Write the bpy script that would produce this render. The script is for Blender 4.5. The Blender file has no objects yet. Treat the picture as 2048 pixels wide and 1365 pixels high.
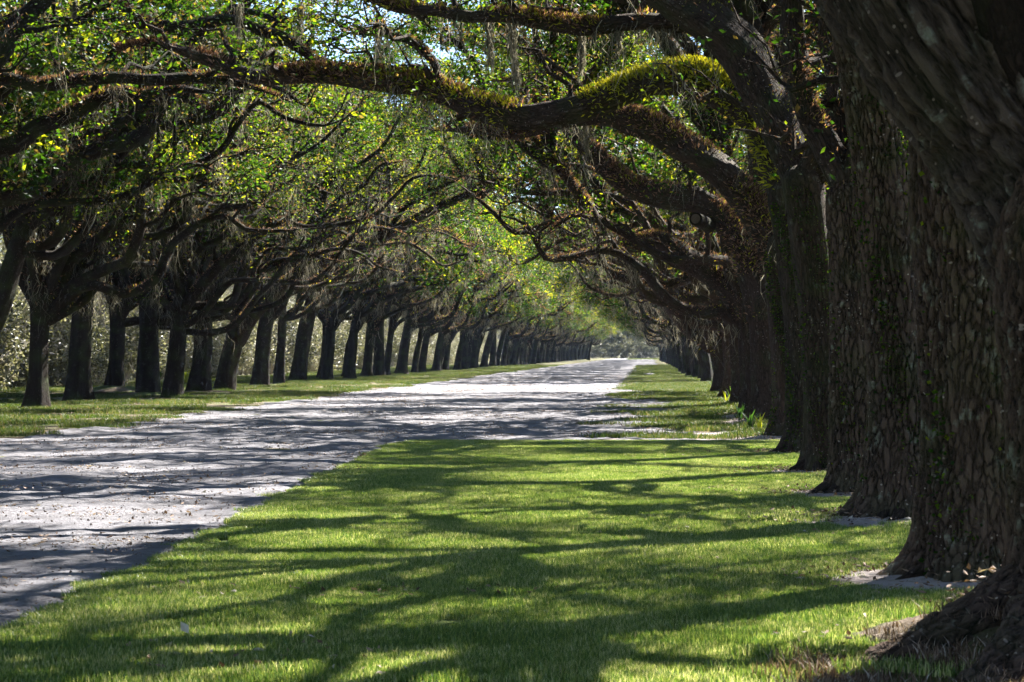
import bpy, math, random
import numpy as np
from mathutils import Vector

S = bpy.context.scene
COL = S.collection
PI = math.pi

# ------------------------------------------------------------------ camera
F, VX, HY, EYE = 5120.0, 1300.0, 706.0, 1.6
cd = bpy.data.cameras.new("camera")
cam = bpy.data.objects.new("camera", cd)
COL.objects.link(cam)
cam.location = (0, 0, EYE)
cam.rotation_euler = (PI / 2, 0, 0)
cd.sensor_width = 36
cd.lens = 90
cd.shift_x = (1024 - VX) / 2048
cd.shift_y = (HY - 682.5) / 2048
cd.clip_start = 0.5
cd.clip_end = 6000
cd.dof.use_dof = True
cd.dof.focus_distance = 42
cd.dof.aperture_fstop = 11
S.camera = cam

# ------------------------------------------------------------------ light
SUN_EL, SUN_AZ = 43.0, 37.0
w = bpy.data.worlds.new("World")
S.world = w
w.use_nodes = True
wn = w.node_tree.nodes
sky = wn.new("ShaderNodeTexSky")
sky.sky_type = 'NISHITA'
sky.sun_disc = False
sky.sun_elevation = math.radians(SUN_EL)
sky.sun_rotation = math.radians(SUN_AZ)
sky.air_density = 0.55
sky.dust_density = 0.15
sky.ozone_density = 1.0
sky.altitude = 0
w.node_tree.links.new(sky.outputs[0], wn["Background"].inputs[0])
wn["Background"].inputs[1].default_value = 0.05
ld = bpy.data.lights.new("sun", 'SUN')
ld.energy = 5.0
ld.angle = math.radians(0.5)
ld.color = (1.0, 0.95, 0.86)
sun = bpy.data.objects.new("sun", ld)
COL.objects.link(sun)
e, a = math.radians(SUN_EL), math.radians(SUN_AZ)
SD = Vector((math.sin(a) * math.cos(e), math.cos(a) * math.cos(e), math.sin(e)))
sun.rotation_euler = SD.to_track_quat('Z', 'Y').to_euler()
vs = S.view_settings
vs.view_transform = 'Standard'
vs.look = 'None'
vs.gamma = 1
vs.use_curve_mapping = False
vs.exposure = 2.8
cy = S.cycles
cy.max_bounces = 5
cy.diffuse_bounces = 2
cy.glossy_bounces = 1
cy.transmission_bounces = 3
cy.volume_bounces = 0
cy.use_denoising = True
cy.sample_clamp_indirect = 3
cy.sample_clamp_direct = 6
cy.use_adaptive_sampling = True
cy.adaptive_threshold = 0.02

HAZE = 0.00006


# ------------------------------------------------------------------ materials
def mat(name):
    m = bpy.data.materials.new(name)
    m.use_nodes = True
    nt = m.node_tree
    nt.nodes.clear()
    return m, nt, nt.nodes, nt.links


def nd(nt, typ, **kw):
    n = nt.nodes.new(typ)
    for k, v in kw.items():
        if k.startswith('i_'):
            key = k[2:]
            key = int(key) if key.isdigit() else key.replace('_', ' ')
            n.inputs[key].default_value = v
        else:
            setattr(n, k, v)
    return n


def ramp(nt, stops, src=None):
    r = nt.nodes.new("ShaderNodeValToRGB")
    el = r.color_ramp.elements
    while len(el) < len(stops):
        el.new(0.5)
    for q, (p, c) in zip(el, stops):
        q.position = p
        q.color = (c, c, c, 1) if isinstance(c, (int, float)) else (*c, 1)
    if src is not None:
        nt.links.new(src, r.inputs[0])
    return r


def mix(nt, fac, a, b, blend='MIX'):
    m = nt.nodes.new("ShaderNodeMix")
    m.data_type = 'RGBA'
    m.blend_type = blend
    for k, v in ((0, fac), (6, a), (7, b)):
        if isinstance(v, (int, float)):
            m.inputs[k].default_value = v
        elif isinstance(v, tuple):
            m.inputs[k].default_value = (*v, 1)
        else:
            nt.links.new(v, m.inputs[k])
    return m.outputs[2]


def mth(nt, op, a, b=None, c=None):
    m = nt.nodes.new("ShaderNodeMath")
    m.operation = op
    for k, v in enumerate((a, b, c)):
        if v is None:
            continue
        if isinstance(v, (int, float)):
            m.inputs[k].default_value = v
        else:
            nt.links.new(v, m.inputs[k])
    return m.outputs[0]


def bark_material(name, dark, mid, lichen, disp, scale=16.0, stretch=0.36, real=True, green=0.3, speck=0.5, zwarp=0.30, edge=((0.0, 0.0), (0.10, 0.6), (0.22, 1.0))):
    m, nt, N, L = mat(name)
    at = nd(nt, "ShaderNodeAttribute", attribute_name="bco")
    oi = nd(nt, "ShaderNodeObjectInfo")
    mp = nd(nt, "ShaderNodeMapping")
    mp.inputs['Scale'].default_value = (1, 1, stretch)
    nb = nd(nt, "ShaderNodeTexNoise", i_Scale=3.5, i_Detail=4.0, i_Roughness=0.7)
    L.new(mp.outputs[0], nb.inputs[0])
    L.new(at.outputs['Vector'], mp.inputs[0])
    wn1 = nd(nt, "ShaderNodeTexNoise", i_Scale=5.0, i_Detail=7.0, i_Roughness=0.65)
    L.new(mp.outputs[0], wn1.inputs[0])
    ad = nd(nt, "ShaderNodeVectorMath", operation='MULTIPLY_ADD')
    L.new(wn1.outputs['Color'], ad.inputs[0])
    ad.inputs[1].default_value = (0.11, 0.11, zwarp)
    L.new(mp.outputs[0], ad.inputs[2])
    v1 = nd(nt, "ShaderNodeTexVoronoi", feature='DISTANCE_TO_EDGE', i_Scale=scale)
    L.new(ad.outputs[0], v1.inputs['Vector'])
    edg = mth(nt, 'ADD', v1.outputs['Distance'], mth(nt, 'MULTIPLY_ADD', nb.outputs[0], 0.5, -0.25))
    r1 = ramp(nt, edge, edg)
    v1b = nd(nt, "ShaderNodeTexVoronoi", feature='F1', i_Scale=scale)
    L.new(ad.outputs[0], v1b.inputs['Vector'])
    n2 = nd(nt, "ShaderNodeTexNoise", i_Scale=55.0, i_Detail=4.0, i_Roughness=0.65)
    L.new(mp.outputs[0], n2.inputs[0])
    n3 = nd(nt, "ShaderNodeTexNoise", i_Scale=2.2, i_Detail=5.0)
    L.new(at.outputs['Vector'], n3.inputs[0])
    h = mth(nt, 'MULTIPLY_ADD', n2.outputs[0], 0.75, r1.outputs[0])
    cellv = mth(nt, 'MULTIPLY', v1b.outputs['Color'], 0.5)
    c = mix(nt, r1.outputs[0], dark, mid)
    c = mix(nt, ramp(nt, [(0.35, 0.0), (0.75, 0.55)], n2.outputs[0]).outputs[0], c, tuple(x * 1.8 for x in mid))
    c = mix(nt, mth(nt, 'MULTIPLY', cellv, r1.outputs[0]), c, tuple(x * 0.5 for x in mid))
    # lichen crusts
    n4 = nd(nt, "ShaderNodeTexNoise", i_Scale=7.0, i_Detail=6.0, i_Roughness=0.6)
    L.new(at.outputs['Vector'], n4.inputs[0])
    lf = mth(nt, 'MULTIPLY', ramp(nt, [(0.58, 0.0), (0.68, 0.7)], n4.outputs[0]).outputs[0], r1.outputs[0])
    c = mix(nt, lf, c, lichen)
    # algae and moss film
    gf = mth(nt, 'MULTIPLY', ramp(nt, [(0.45, 0.0), (0.65, 1.0)], n3.outputs[0]).outputs[0], green)
    c = mix(nt, gf, c, (0.05, 0.085, 0.018))
    # small round lichen dots
    v2 = nd(nt, "ShaderNodeTexVoronoi", feature='F1', i_Scale=26.0, i_Randomness=1.0)
    L.new(at.outputs['Vector'], v2.inputs['Vector'])
    dn = nd(nt, "ShaderNodeTexNoise", i_Scale=1.6, i_Detail=2.0)
    L.new(at.outputs['Vector'], dn.inputs[0])
    dots = ramp(nt, [(0.20, 1.0), (0.27, 0.0)], v2.outputs['Distance']).outputs[0]
    keep = ramp(nt, [(0.66, 0.0), (0.70, 1.0)], v2.outputs['Color']).outputs[0]
    dots = mth(nt, 'MULTIPLY', mth(nt, 'MULTIPLY', dots, keep), ramp(nt, [(0.42, 0.0), (0.55, speck)], dn.outputs[0]).outputs[0])
    c = mix(nt, dots, c, (0.36, 0.30, 0.26))
    p = nd(nt, "ShaderNodeBsdfPrincipled", i_Roughness=0.85)
    p.inputs['Specular IOR Level'].default_value = 0.12
    L.new(c, p.inputs['Base Color'])
    o = nd(nt, "ShaderNodeOutputMaterial")
    L.new(p.outputs[0], o.inputs[0])
    if real:
        d = nd(nt, "ShaderNodeDisplacement", i_Midlevel=0.6, i_Scale=disp)
        L.new(h, d.inputs['Height'])
        L.new(d.outputs[0], o.inputs['Displacement'])
        m.displacement_method = 'BOTH'
    else:
        b = nd(nt, "ShaderNodeBump", i_Strength=0.9, i_Distance=disp)
        L.new(h, b.inputs['Height'])
        L.new(b.outputs[0], p.inputs['Normal'])
    return m


def leaf_material(name, stops, trans=0.5, rough=0.4, spec=0.5, tint=(1.25, 1.15, 0.5)):
    m, nt, N, L = mat(name)
    at = nd(nt, "ShaderNodeAttribute", attribute_name="rnd")
    c = ramp(nt, stops, at.outputs['Fac']).outputs[0]
    p = nd(nt, "ShaderNodeBsdfPrincipled", i_Roughness=rough)
    p.inputs['Specular IOR Level'].default_value = spec
    L.new(c, p.inputs['Base Color'])
    t = nd(nt, "ShaderNodeBsdfTranslucent")
    L.new(mix(nt, 1.0, c, tint, 'MULTIPLY'), t.inputs[0])
    ms = nd(nt, "ShaderNodeMixShader", i_0=trans)
    L.new(p.outputs[0], ms.inputs[1])
    L.new(t.outputs[0], ms.inputs[2])
    o = nd(nt, "ShaderNodeOutputMaterial")
    L.new(ms.outputs[0], o.inputs[0])
    return m


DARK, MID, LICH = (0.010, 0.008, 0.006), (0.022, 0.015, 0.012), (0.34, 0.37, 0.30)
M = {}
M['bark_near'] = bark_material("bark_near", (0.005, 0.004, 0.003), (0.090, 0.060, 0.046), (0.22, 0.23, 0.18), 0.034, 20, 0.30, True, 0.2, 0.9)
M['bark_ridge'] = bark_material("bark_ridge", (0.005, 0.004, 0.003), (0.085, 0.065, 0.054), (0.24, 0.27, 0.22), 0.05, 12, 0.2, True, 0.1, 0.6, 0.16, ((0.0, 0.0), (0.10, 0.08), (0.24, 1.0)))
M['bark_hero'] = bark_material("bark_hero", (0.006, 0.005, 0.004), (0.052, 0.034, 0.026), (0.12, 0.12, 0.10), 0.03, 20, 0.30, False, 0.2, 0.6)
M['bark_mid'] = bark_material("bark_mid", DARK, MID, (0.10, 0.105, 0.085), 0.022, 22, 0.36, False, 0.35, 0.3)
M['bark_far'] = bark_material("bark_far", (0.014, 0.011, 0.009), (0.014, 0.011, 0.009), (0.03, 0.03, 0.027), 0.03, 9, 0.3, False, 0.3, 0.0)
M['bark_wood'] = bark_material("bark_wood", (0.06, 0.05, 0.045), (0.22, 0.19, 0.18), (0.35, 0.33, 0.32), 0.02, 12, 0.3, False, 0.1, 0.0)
M['leaf'] = leaf_material("oak_leaf", [(0.0, (0.010, 0.028, 0.008)), (0.35, (0.026, 0.070, 0.009)), (0.65, (0.085, 0.135, 0.014)),
                                        (0.94, (0.29, 0.30, 0.025)), (1.0, (0.12, 0.085, 0.05))], 0.62, 0.5, 0.22, (1.3, 1.25, 0.35))
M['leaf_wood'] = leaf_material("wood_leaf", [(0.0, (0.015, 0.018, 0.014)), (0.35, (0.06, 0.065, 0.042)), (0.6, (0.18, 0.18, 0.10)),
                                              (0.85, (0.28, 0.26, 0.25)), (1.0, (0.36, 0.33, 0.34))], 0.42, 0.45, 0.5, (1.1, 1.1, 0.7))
M['fern'] = leaf_material("resurrection_fern", [(0.0, (0.025, 0.016, 0.010)), (0.4, (0.15, 0.085, 0.06)), (0.72, (0.36, 0.24, 0.185)),
                                                 (0.8, (0.10, 0.12, 0.015)), (1.0, (0.48, 0.50, 0.03))], 0.35, 0.7, 0.2, (1.2, 1.0, 0.6))
M['moss'] = leaf_material("spanish_moss", [(0.0, (0.07, 0.065, 0.05)), (0.5, (0.17, 0.155, 0.12)), (1.0, (0.33, 0.30, 0.23))], 0.4, 0.8, 0.1, (1, 1, 0.9))
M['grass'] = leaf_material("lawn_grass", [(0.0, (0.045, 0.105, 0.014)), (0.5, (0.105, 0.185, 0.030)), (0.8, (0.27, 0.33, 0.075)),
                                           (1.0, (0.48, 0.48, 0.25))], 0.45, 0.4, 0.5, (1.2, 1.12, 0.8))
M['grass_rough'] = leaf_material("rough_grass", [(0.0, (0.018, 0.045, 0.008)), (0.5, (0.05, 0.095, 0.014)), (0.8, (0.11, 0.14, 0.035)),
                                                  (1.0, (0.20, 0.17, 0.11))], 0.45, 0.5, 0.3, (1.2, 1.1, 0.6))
M['litter'] = leaf_material("dead_leaf", [(0.0, (0.05, 0.03, 0.02)), (0.5, (0.16, 0.10, 0.07)), (0.9, (0.30, 0.22, 0.17)), (1.0, (0.55, 0.5, 0.45))], 0.15, 0.7, 0.2)
M['blade'] = leaf_material("broad_blade", [(0.0, (0.02, 0.06, 0.02)), (0.6, (0.07, 0.15, 0.02)), (1.0, (0.24, 0.28, 0.02))], 0.5, 0.35, 0.5)


def ground_material(name, base, alt, dark, bump, sc=1.0, stones=0.0, rough=0.95, green=None):
    m, nt, N, L = mat(name)
    tc = nd(nt, "ShaderNodeTexCoord")
    n1 = nd(nt, "ShaderNodeTexNoise", i_Scale=0.9 * sc, i_Detail=8.0, i_Roughness=0.62)
    n2 = nd(nt, "ShaderNodeTexNoise", i_Scale=9.0 * sc, i_Detail=8.0, i_Roughness=0.7)
    n3 = nd(nt, "ShaderNodeTexNoise", i_Scale=70.0 * sc, i_Detail=4.0, i_Roughness=0.7)
    for n in (n1, n2, n3):
        L.new(tc.outputs['Object'], n.inputs[0])
    c = mix(nt, ramp(nt, [(0.38, 0.0), (0.62, 1.0)], n1.outputs[0]).outputs[0], base, alt)
    c = mix(nt, ramp(nt, [(0.50, 0.0), (0.68, 0.75)], n2.outputs[0]).outputs[0], c, dark)
    c = mix(nt, ramp(nt, [(0.55, 0.0), (0.72, 0.6)], n3.outputs[0]).outputs[0], c, dark)
    if stones:
        v = nd(nt, "ShaderNodeTexVoronoi", feature='F1', i_Scale=22.0 * sc)
        L.new(tc.outputs['Object'], v.inputs['Vector'])
        f = mth(nt, 'MULTIPLY', ramp(nt, [(0.18, 1.0), (0.26, 0.0)], v.outputs['Distance']).outputs[0],
                ramp(nt, [(0.66, 0.0), (0.7, stones)], v.outputs['Color']).outputs[0])
        c = mix(nt, f, c, (0.30, 0.26, 0.25))
    if green:
        n5 = nd(nt, "ShaderNodeTexNoise", i_Scale=0.7, i_Detail=6.0, i_Roughness=0.7)
        L.new(tc.outputs['Object'], n5.inputs[0])
        c = mix(nt, ramp(nt, [(0.46, 0.0), (0.56, 0.8)], n5.outputs[0]).outputs[0], c, green)
    hh = mth(nt, 'MULTIPLY_ADD', n3.outputs[0], 0.35, n2.outputs[0])
    b = nd(nt, "ShaderNodeBump", i_Strength=1.0, i_Distance=bump)
    L.new(hh, b.inputs['Height'])
    p = nd(nt, "ShaderNodeBsdfPrincipled", i_Roughness=rough)
    p.inputs['Specular IOR Level'].default_value = 0.15
    L.new(c, p.inputs['Base Color'])
    L.new(b.outputs[0], p.inputs['Normal'])
    o = nd(nt, "ShaderNodeOutputMaterial")
    L.new(p.outputs[0], o.inputs[0])
    return m


M['road'] = ground_material("road_dirt", (0.28, 0.275, 0.305), (0.19, 0.185, 0.20), (0.07, 0.062, 0.065), 0.12, 1.0, 0.5)
M['floor'] = ground_material("forest_floor", (0.20, 0.155, 0.12), (0.13, 0.10, 0.07), (0.05, 0.04, 0.03), 0.07, 1.0, 0.0, 0.95, (0.07, 0.12, 0.02))
M['lawn'] = ground_material("lawn_soil", (0.07, 0.11, 0.02), (0.10, 0.13, 0.03), (0.04, 0.05, 0.015), 0.03)
M['sand'] = ground_material("bare_sand", (0.42, 0.37, 0.36), (0.30, 0.25, 0.24), (0.15, 0.11, 0.09), 0.05, 1.0, 0.3)
M['clod'] = ground_material("clod", (0.20, 0.17, 0.16), (0.12, 0.10, 0.09), (0.06, 0.05, 0.05), 0.03, 4.0)
M['cutwood'] = ground_material("cut_wood", (0.09, 0.07, 0.05), (0.06, 0.045, 0.03), (0.035, 0.025, 0.018), 0.01, 4.0)


# ------------------------------------------------------------------ mesh tools
def to_mesh(name, V, Q, attrs=None, smooth=False, mats=()):
    me = bpy.data.meshes.new(name)
    V = np.asarray(V, dtype=np.float32).reshape(-1, 3)
    Q = np.asarray(Q, dtype=np.int32).reshape(-1, 4)
    me.vertices.add(len(V))
    me.vertices.foreach_set('co', V.ravel())
    me.loops.add(Q.size)
    me.loops.foreach_set('vertex_index', Q.ravel())
    me.polygons.add(len(Q))
    me.polygons.foreach_set('loop_start', np.arange(0, Q.size, 4, dtype=np.int32))
    me.polygons.foreach_set('loop_total', np.full(len(Q), 4, dtype=np.int32))
    me.polygons.foreach_set('use_smooth', np.full(len(Q), smooth, dtype=bool))
    me.update(calc_edges=True)
    for k, v in (attrs or {}).items():
        v = np.asarray(v, dtype=np.float32)
        if v.ndim == 2:
            a_ = me.attributes.new(k, 'FLOAT_VECTOR', 'POINT')
            a_.data.foreach_set('vector', v.ravel())
        else:
            a_ = me.attributes.new(k, 'FLOAT', 'POINT')
            a_.data.foreach_set('value', v)
    for m_ in mats:
        me.materials.append(m_)
    return me


def add(name, me, parent=None, **props):
    o = bpy.data.objects.new(name, me)
    COL.objects.link(o)
    if parent is not None:
        o.parent = parent
    for k, v in props.items():
        o[k] = v
    return o


def empty(name, loc, **props):
    o = bpy.data.objects.new(name, None)
    COL.objects.link(o)
    o.location = loc
    o.empty_display_size = 0.3
    for k, v in props.items():
        o[k] = v
    return o


class Buf:
    def __init__(s):
        s.V, s.Q, s.A, s.n = [], [], [], 0

    def put(s, V, Q, A):
        s.V.append(V)
        s.Q.append(Q + s.n)
        s.A.append(A)
        s.n += len(V)

    def build(s, name, material, parent=None, attr='rnd', smooth=False, **props):
        if not s.n:
            return None
        me = to_mesh(name, np.concatenate(s.V), np.concatenate(s.Q), {attr: np.concatenate(s.A)}, smooth, [material])
        return add(name, me, parent, **props)


def spline(P, R, step):
    """Catmull-Rom through P with radii R, resampled about every STEP metres."""
    P = np.asarray(P, float)
    R = np.asarray(R, float)
    if len(P) < 3:
        n = max(2, int(np.linalg.norm(P[-1] - P[0]) / step) + 1)
        t = np.linspace(0, 1, n)[:, None]
        return P[0] * (1 - t) + P[-1] * t, R[0] * (1 - t[:, 0]) + R[-1] * t[:, 0]
    E = np.vstack([2 * P[0] - P[1], P, 2 * P[-1] - P[-2]])
    outP, outR = [], []
    for i in range(len(P) - 1):
        p0, p1, p2, p3 = E[i], E[i + 1], E[i + 2], E[i + 3]
        n = max(1, int(round(np.linalg.norm(p2 - p1) / step)))
        t = np.arange(n)[:, None] / n
        outP.append(0.5 * ((2 * p1) + (-p0 + p2) * t + (2 * p0 - 5 * p1 + 4 * p2 - p3) * t ** 2 + (-p0 + 3 * p1 - 3 * p2 + p3) * t ** 3))
        tt = t[:, 0]
        sm = tt * tt * (3 - 2 * tt)
        outR.append(R[i] * (1 - sm) + R[i + 1] * sm)
    return np.vstack(outP + [P[-1:]]), np.concatenate(outR + [R[-1:]])


def tube(buf, P, R, nseg, rng, bump=0.06, flare=None, bs=0.0):
    """Swept tube. flare=(height, amount, lobes, phase): root buttresses near the base."""
    T = np.gradient(P, axis=0)
    T /= np.linalg.norm(T, axis=1)[:, None] + 1e-9
    cand = np.eye(3)
    ref = cand[np.argmin(np.abs(T @ cand.T).max(axis=0))]
    A = np.cross(T, ref)
    A /= np.linalg.norm(A, axis=1)[:, None] + 1e-9
    B = np.cross(T, A)
    th = np.arange(nseg) * 2 * PI / nseg
    s = np.concatenate([[0], np.cumsum(np.linalg.norm(np.diff(P, axis=0), axis=1))])
    rr = R[:, None] * np.ones(nseg)[None]
    if bump:
        for k in range(5):
            m_ = rng.integers(1, 5)
            f_ = rng.uniform(0.7, 3.2) / max(0.25, R[0] * 3)
            rr = rr * (1 + bump * rng.uniform(0.3, 1) * np.sin(m_ * th[None] + f_ * s[:, None] + rng.uniform(0, 6.28)))
    if flare:
        h, am, lb, ph = flare
        k = np.exp(-np.maximum(P[:, 2] - P[0, 2], 0) / h)[:, None]
        lob = 0.35 + 0.65 * np.clip(0.5 + 0.5 * np.cos(lb * th + ph) + 0.25 * np.cos((lb - 2) * th + ph * 2), 0, 1.3)
        rr = rr * (1 + am * k ** 1.5 * lob[None]) * (1 + 0.05 * np.cos(lb * th + ph)[None])
    V = P[:, None] + rr[:, :, None] * (np.cos(th)[None, :, None] * A[:, None] + np.sin(th)[None, :, None] * B[:, None])
    n = len(P)
    i = np.arange(n - 1)[:, None] * nseg
    j = np.arange(nseg)[None]
    j2 = (j + 1) % nseg
    Q = np.stack([i + j, i + j2, i + nseg + j2, i + nseg + j], -1).reshape(-1, 4)
    R0 = np.maximum(R, 0.02)[:, None]
    C = np.stack([R0 * np.cos(th)[None], R0 * np.sin(th)[None], np.repeat(s[:, None] + bs, nseg, 1)], -1).reshape(-1, 3)
    V = V.reshape(-1, 3)
    buf.put(V, Q, C)
    return V, n


def rand_dirs(rng, n):
    v = rng.normal(size=(n, 3))
    return v / np.linalg.norm(v, axis=1)[:, None]


def leaves(buf, C, size, rng, asp=0.5, rnd=None, up=None):
    n = len(C)
    if not n:
        return
    D = rand_dirs(rng, n)
    D[:, 2] *= 0.6
    if up is not None:
        D = D * 0.5 + up
    D /= np.linalg.norm(D, axis=1)[:, None] + 1e-9
    Sd = np.cross(D, rand_dirs(rng, n))
    Sd /= np.linalg.norm(Sd, axis=1)[:, None] + 1e-9
    Nn = np.cross(D, Sd)
    L_ = (size * rng.uniform(0.6, 1.35, n))[:, None]
    V = np.stack([C, C + D * L_ * 0.45 + Sd * L_ * asp * 0.5 + Nn * L_ * 0.08, C + D * L_ + Nn * L_ * 0.05 * rng.normal(size=(n, 1)),
                  C + D * L_ * 0.5 - Sd * L_ * asp * 0.5 + Nn * L_ * 0.08], 1).reshape(-1, 3)
    Q = np.arange(n * 4).reshape(-1, 4)
    r = rng.uniform(0, 1, n) if rnd is None else rnd
    buf.put(V, Q, np.repeat(r, 4))


def strands(buf, P0, length, rng, width=0.012, nseg=5, sway=0.05, rnd=None):
    """Hanging wisps: kinked narrow ribbons that taper to a point."""
    n = len(P0)
    if not n:
        return
    Ln = length * rng.uniform(0.35, 1.0, n)
    Z = np.zeros((n, nseg + 1, 3))
    off = np.cumsum(rng.normal(size=(n, nseg + 1, 2)) * sway, axis=1)
    off -= off[:, :1]
    Z[:, :, :2] = off * (Ln[:, None, None] ** 0.5)
    Z[:, :, 2] = -np.linspace(0, 1, nseg + 1)[None] * Ln[:, None]
    C = P0[:, None] + Z
    ang = rng.uniform(0, PI, n)
    W = np.stack([np.cos(ang), np.sin(ang), np.zeros(n)], -1)[:, None]
    ww = width * rng.uniform(0.5, 1.4, (n, nseg + 1)) * np.linspace(1, 0.15, nseg + 1)[None]
    V = np.stack([C - W * ww[..., None], C + W * ww[..., None]], 2).reshape(-1, 3)
    b = (np.arange(n)[:, None] * (nseg + 1) + np.arange(nseg)[None]) * 2
    Q = np.stack([b, b + 1, b + 3, b + 2], -1).reshape(-1, 4)
    r = rng.uniform(0, 1, n) if rnd is None else rnd
    buf.put(V, Q, np.repeat(r, (nseg + 1) * 2))


def walk(rng, p, az, el0, el1, L_, wig=0.35, step=0.45):
    n = max(4, int(L_ / step))
    ph1, ph2 = rng.uniform(0, 6.28, 2)
    f1, f2 = rng.uniform(1.2, 2.6, 2)
    t = np.linspace(0, 1, n + 1)
    A_ = az + wig * np.sin(f1 * 2 * PI * t + ph1) - wig * math.sin(ph1) + np.cumsum(rng.normal(size=n + 1)) * wig * 0.25
    E_ = el0 + (el1 - el0) * t + wig * np.sin(f2 * 2 * PI * t + ph2) + rng.normal(size=n + 1) * wig * 0.35
    d = np.stack([np.sin(A_) * np.cos(E_), np.cos(A_) * np.cos(E_), np.sin(E_)], -1) * (L_ / n)
    P = np.vstack([p, p + np.cumsum(d[:-1], axis=0)])
    return P


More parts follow.
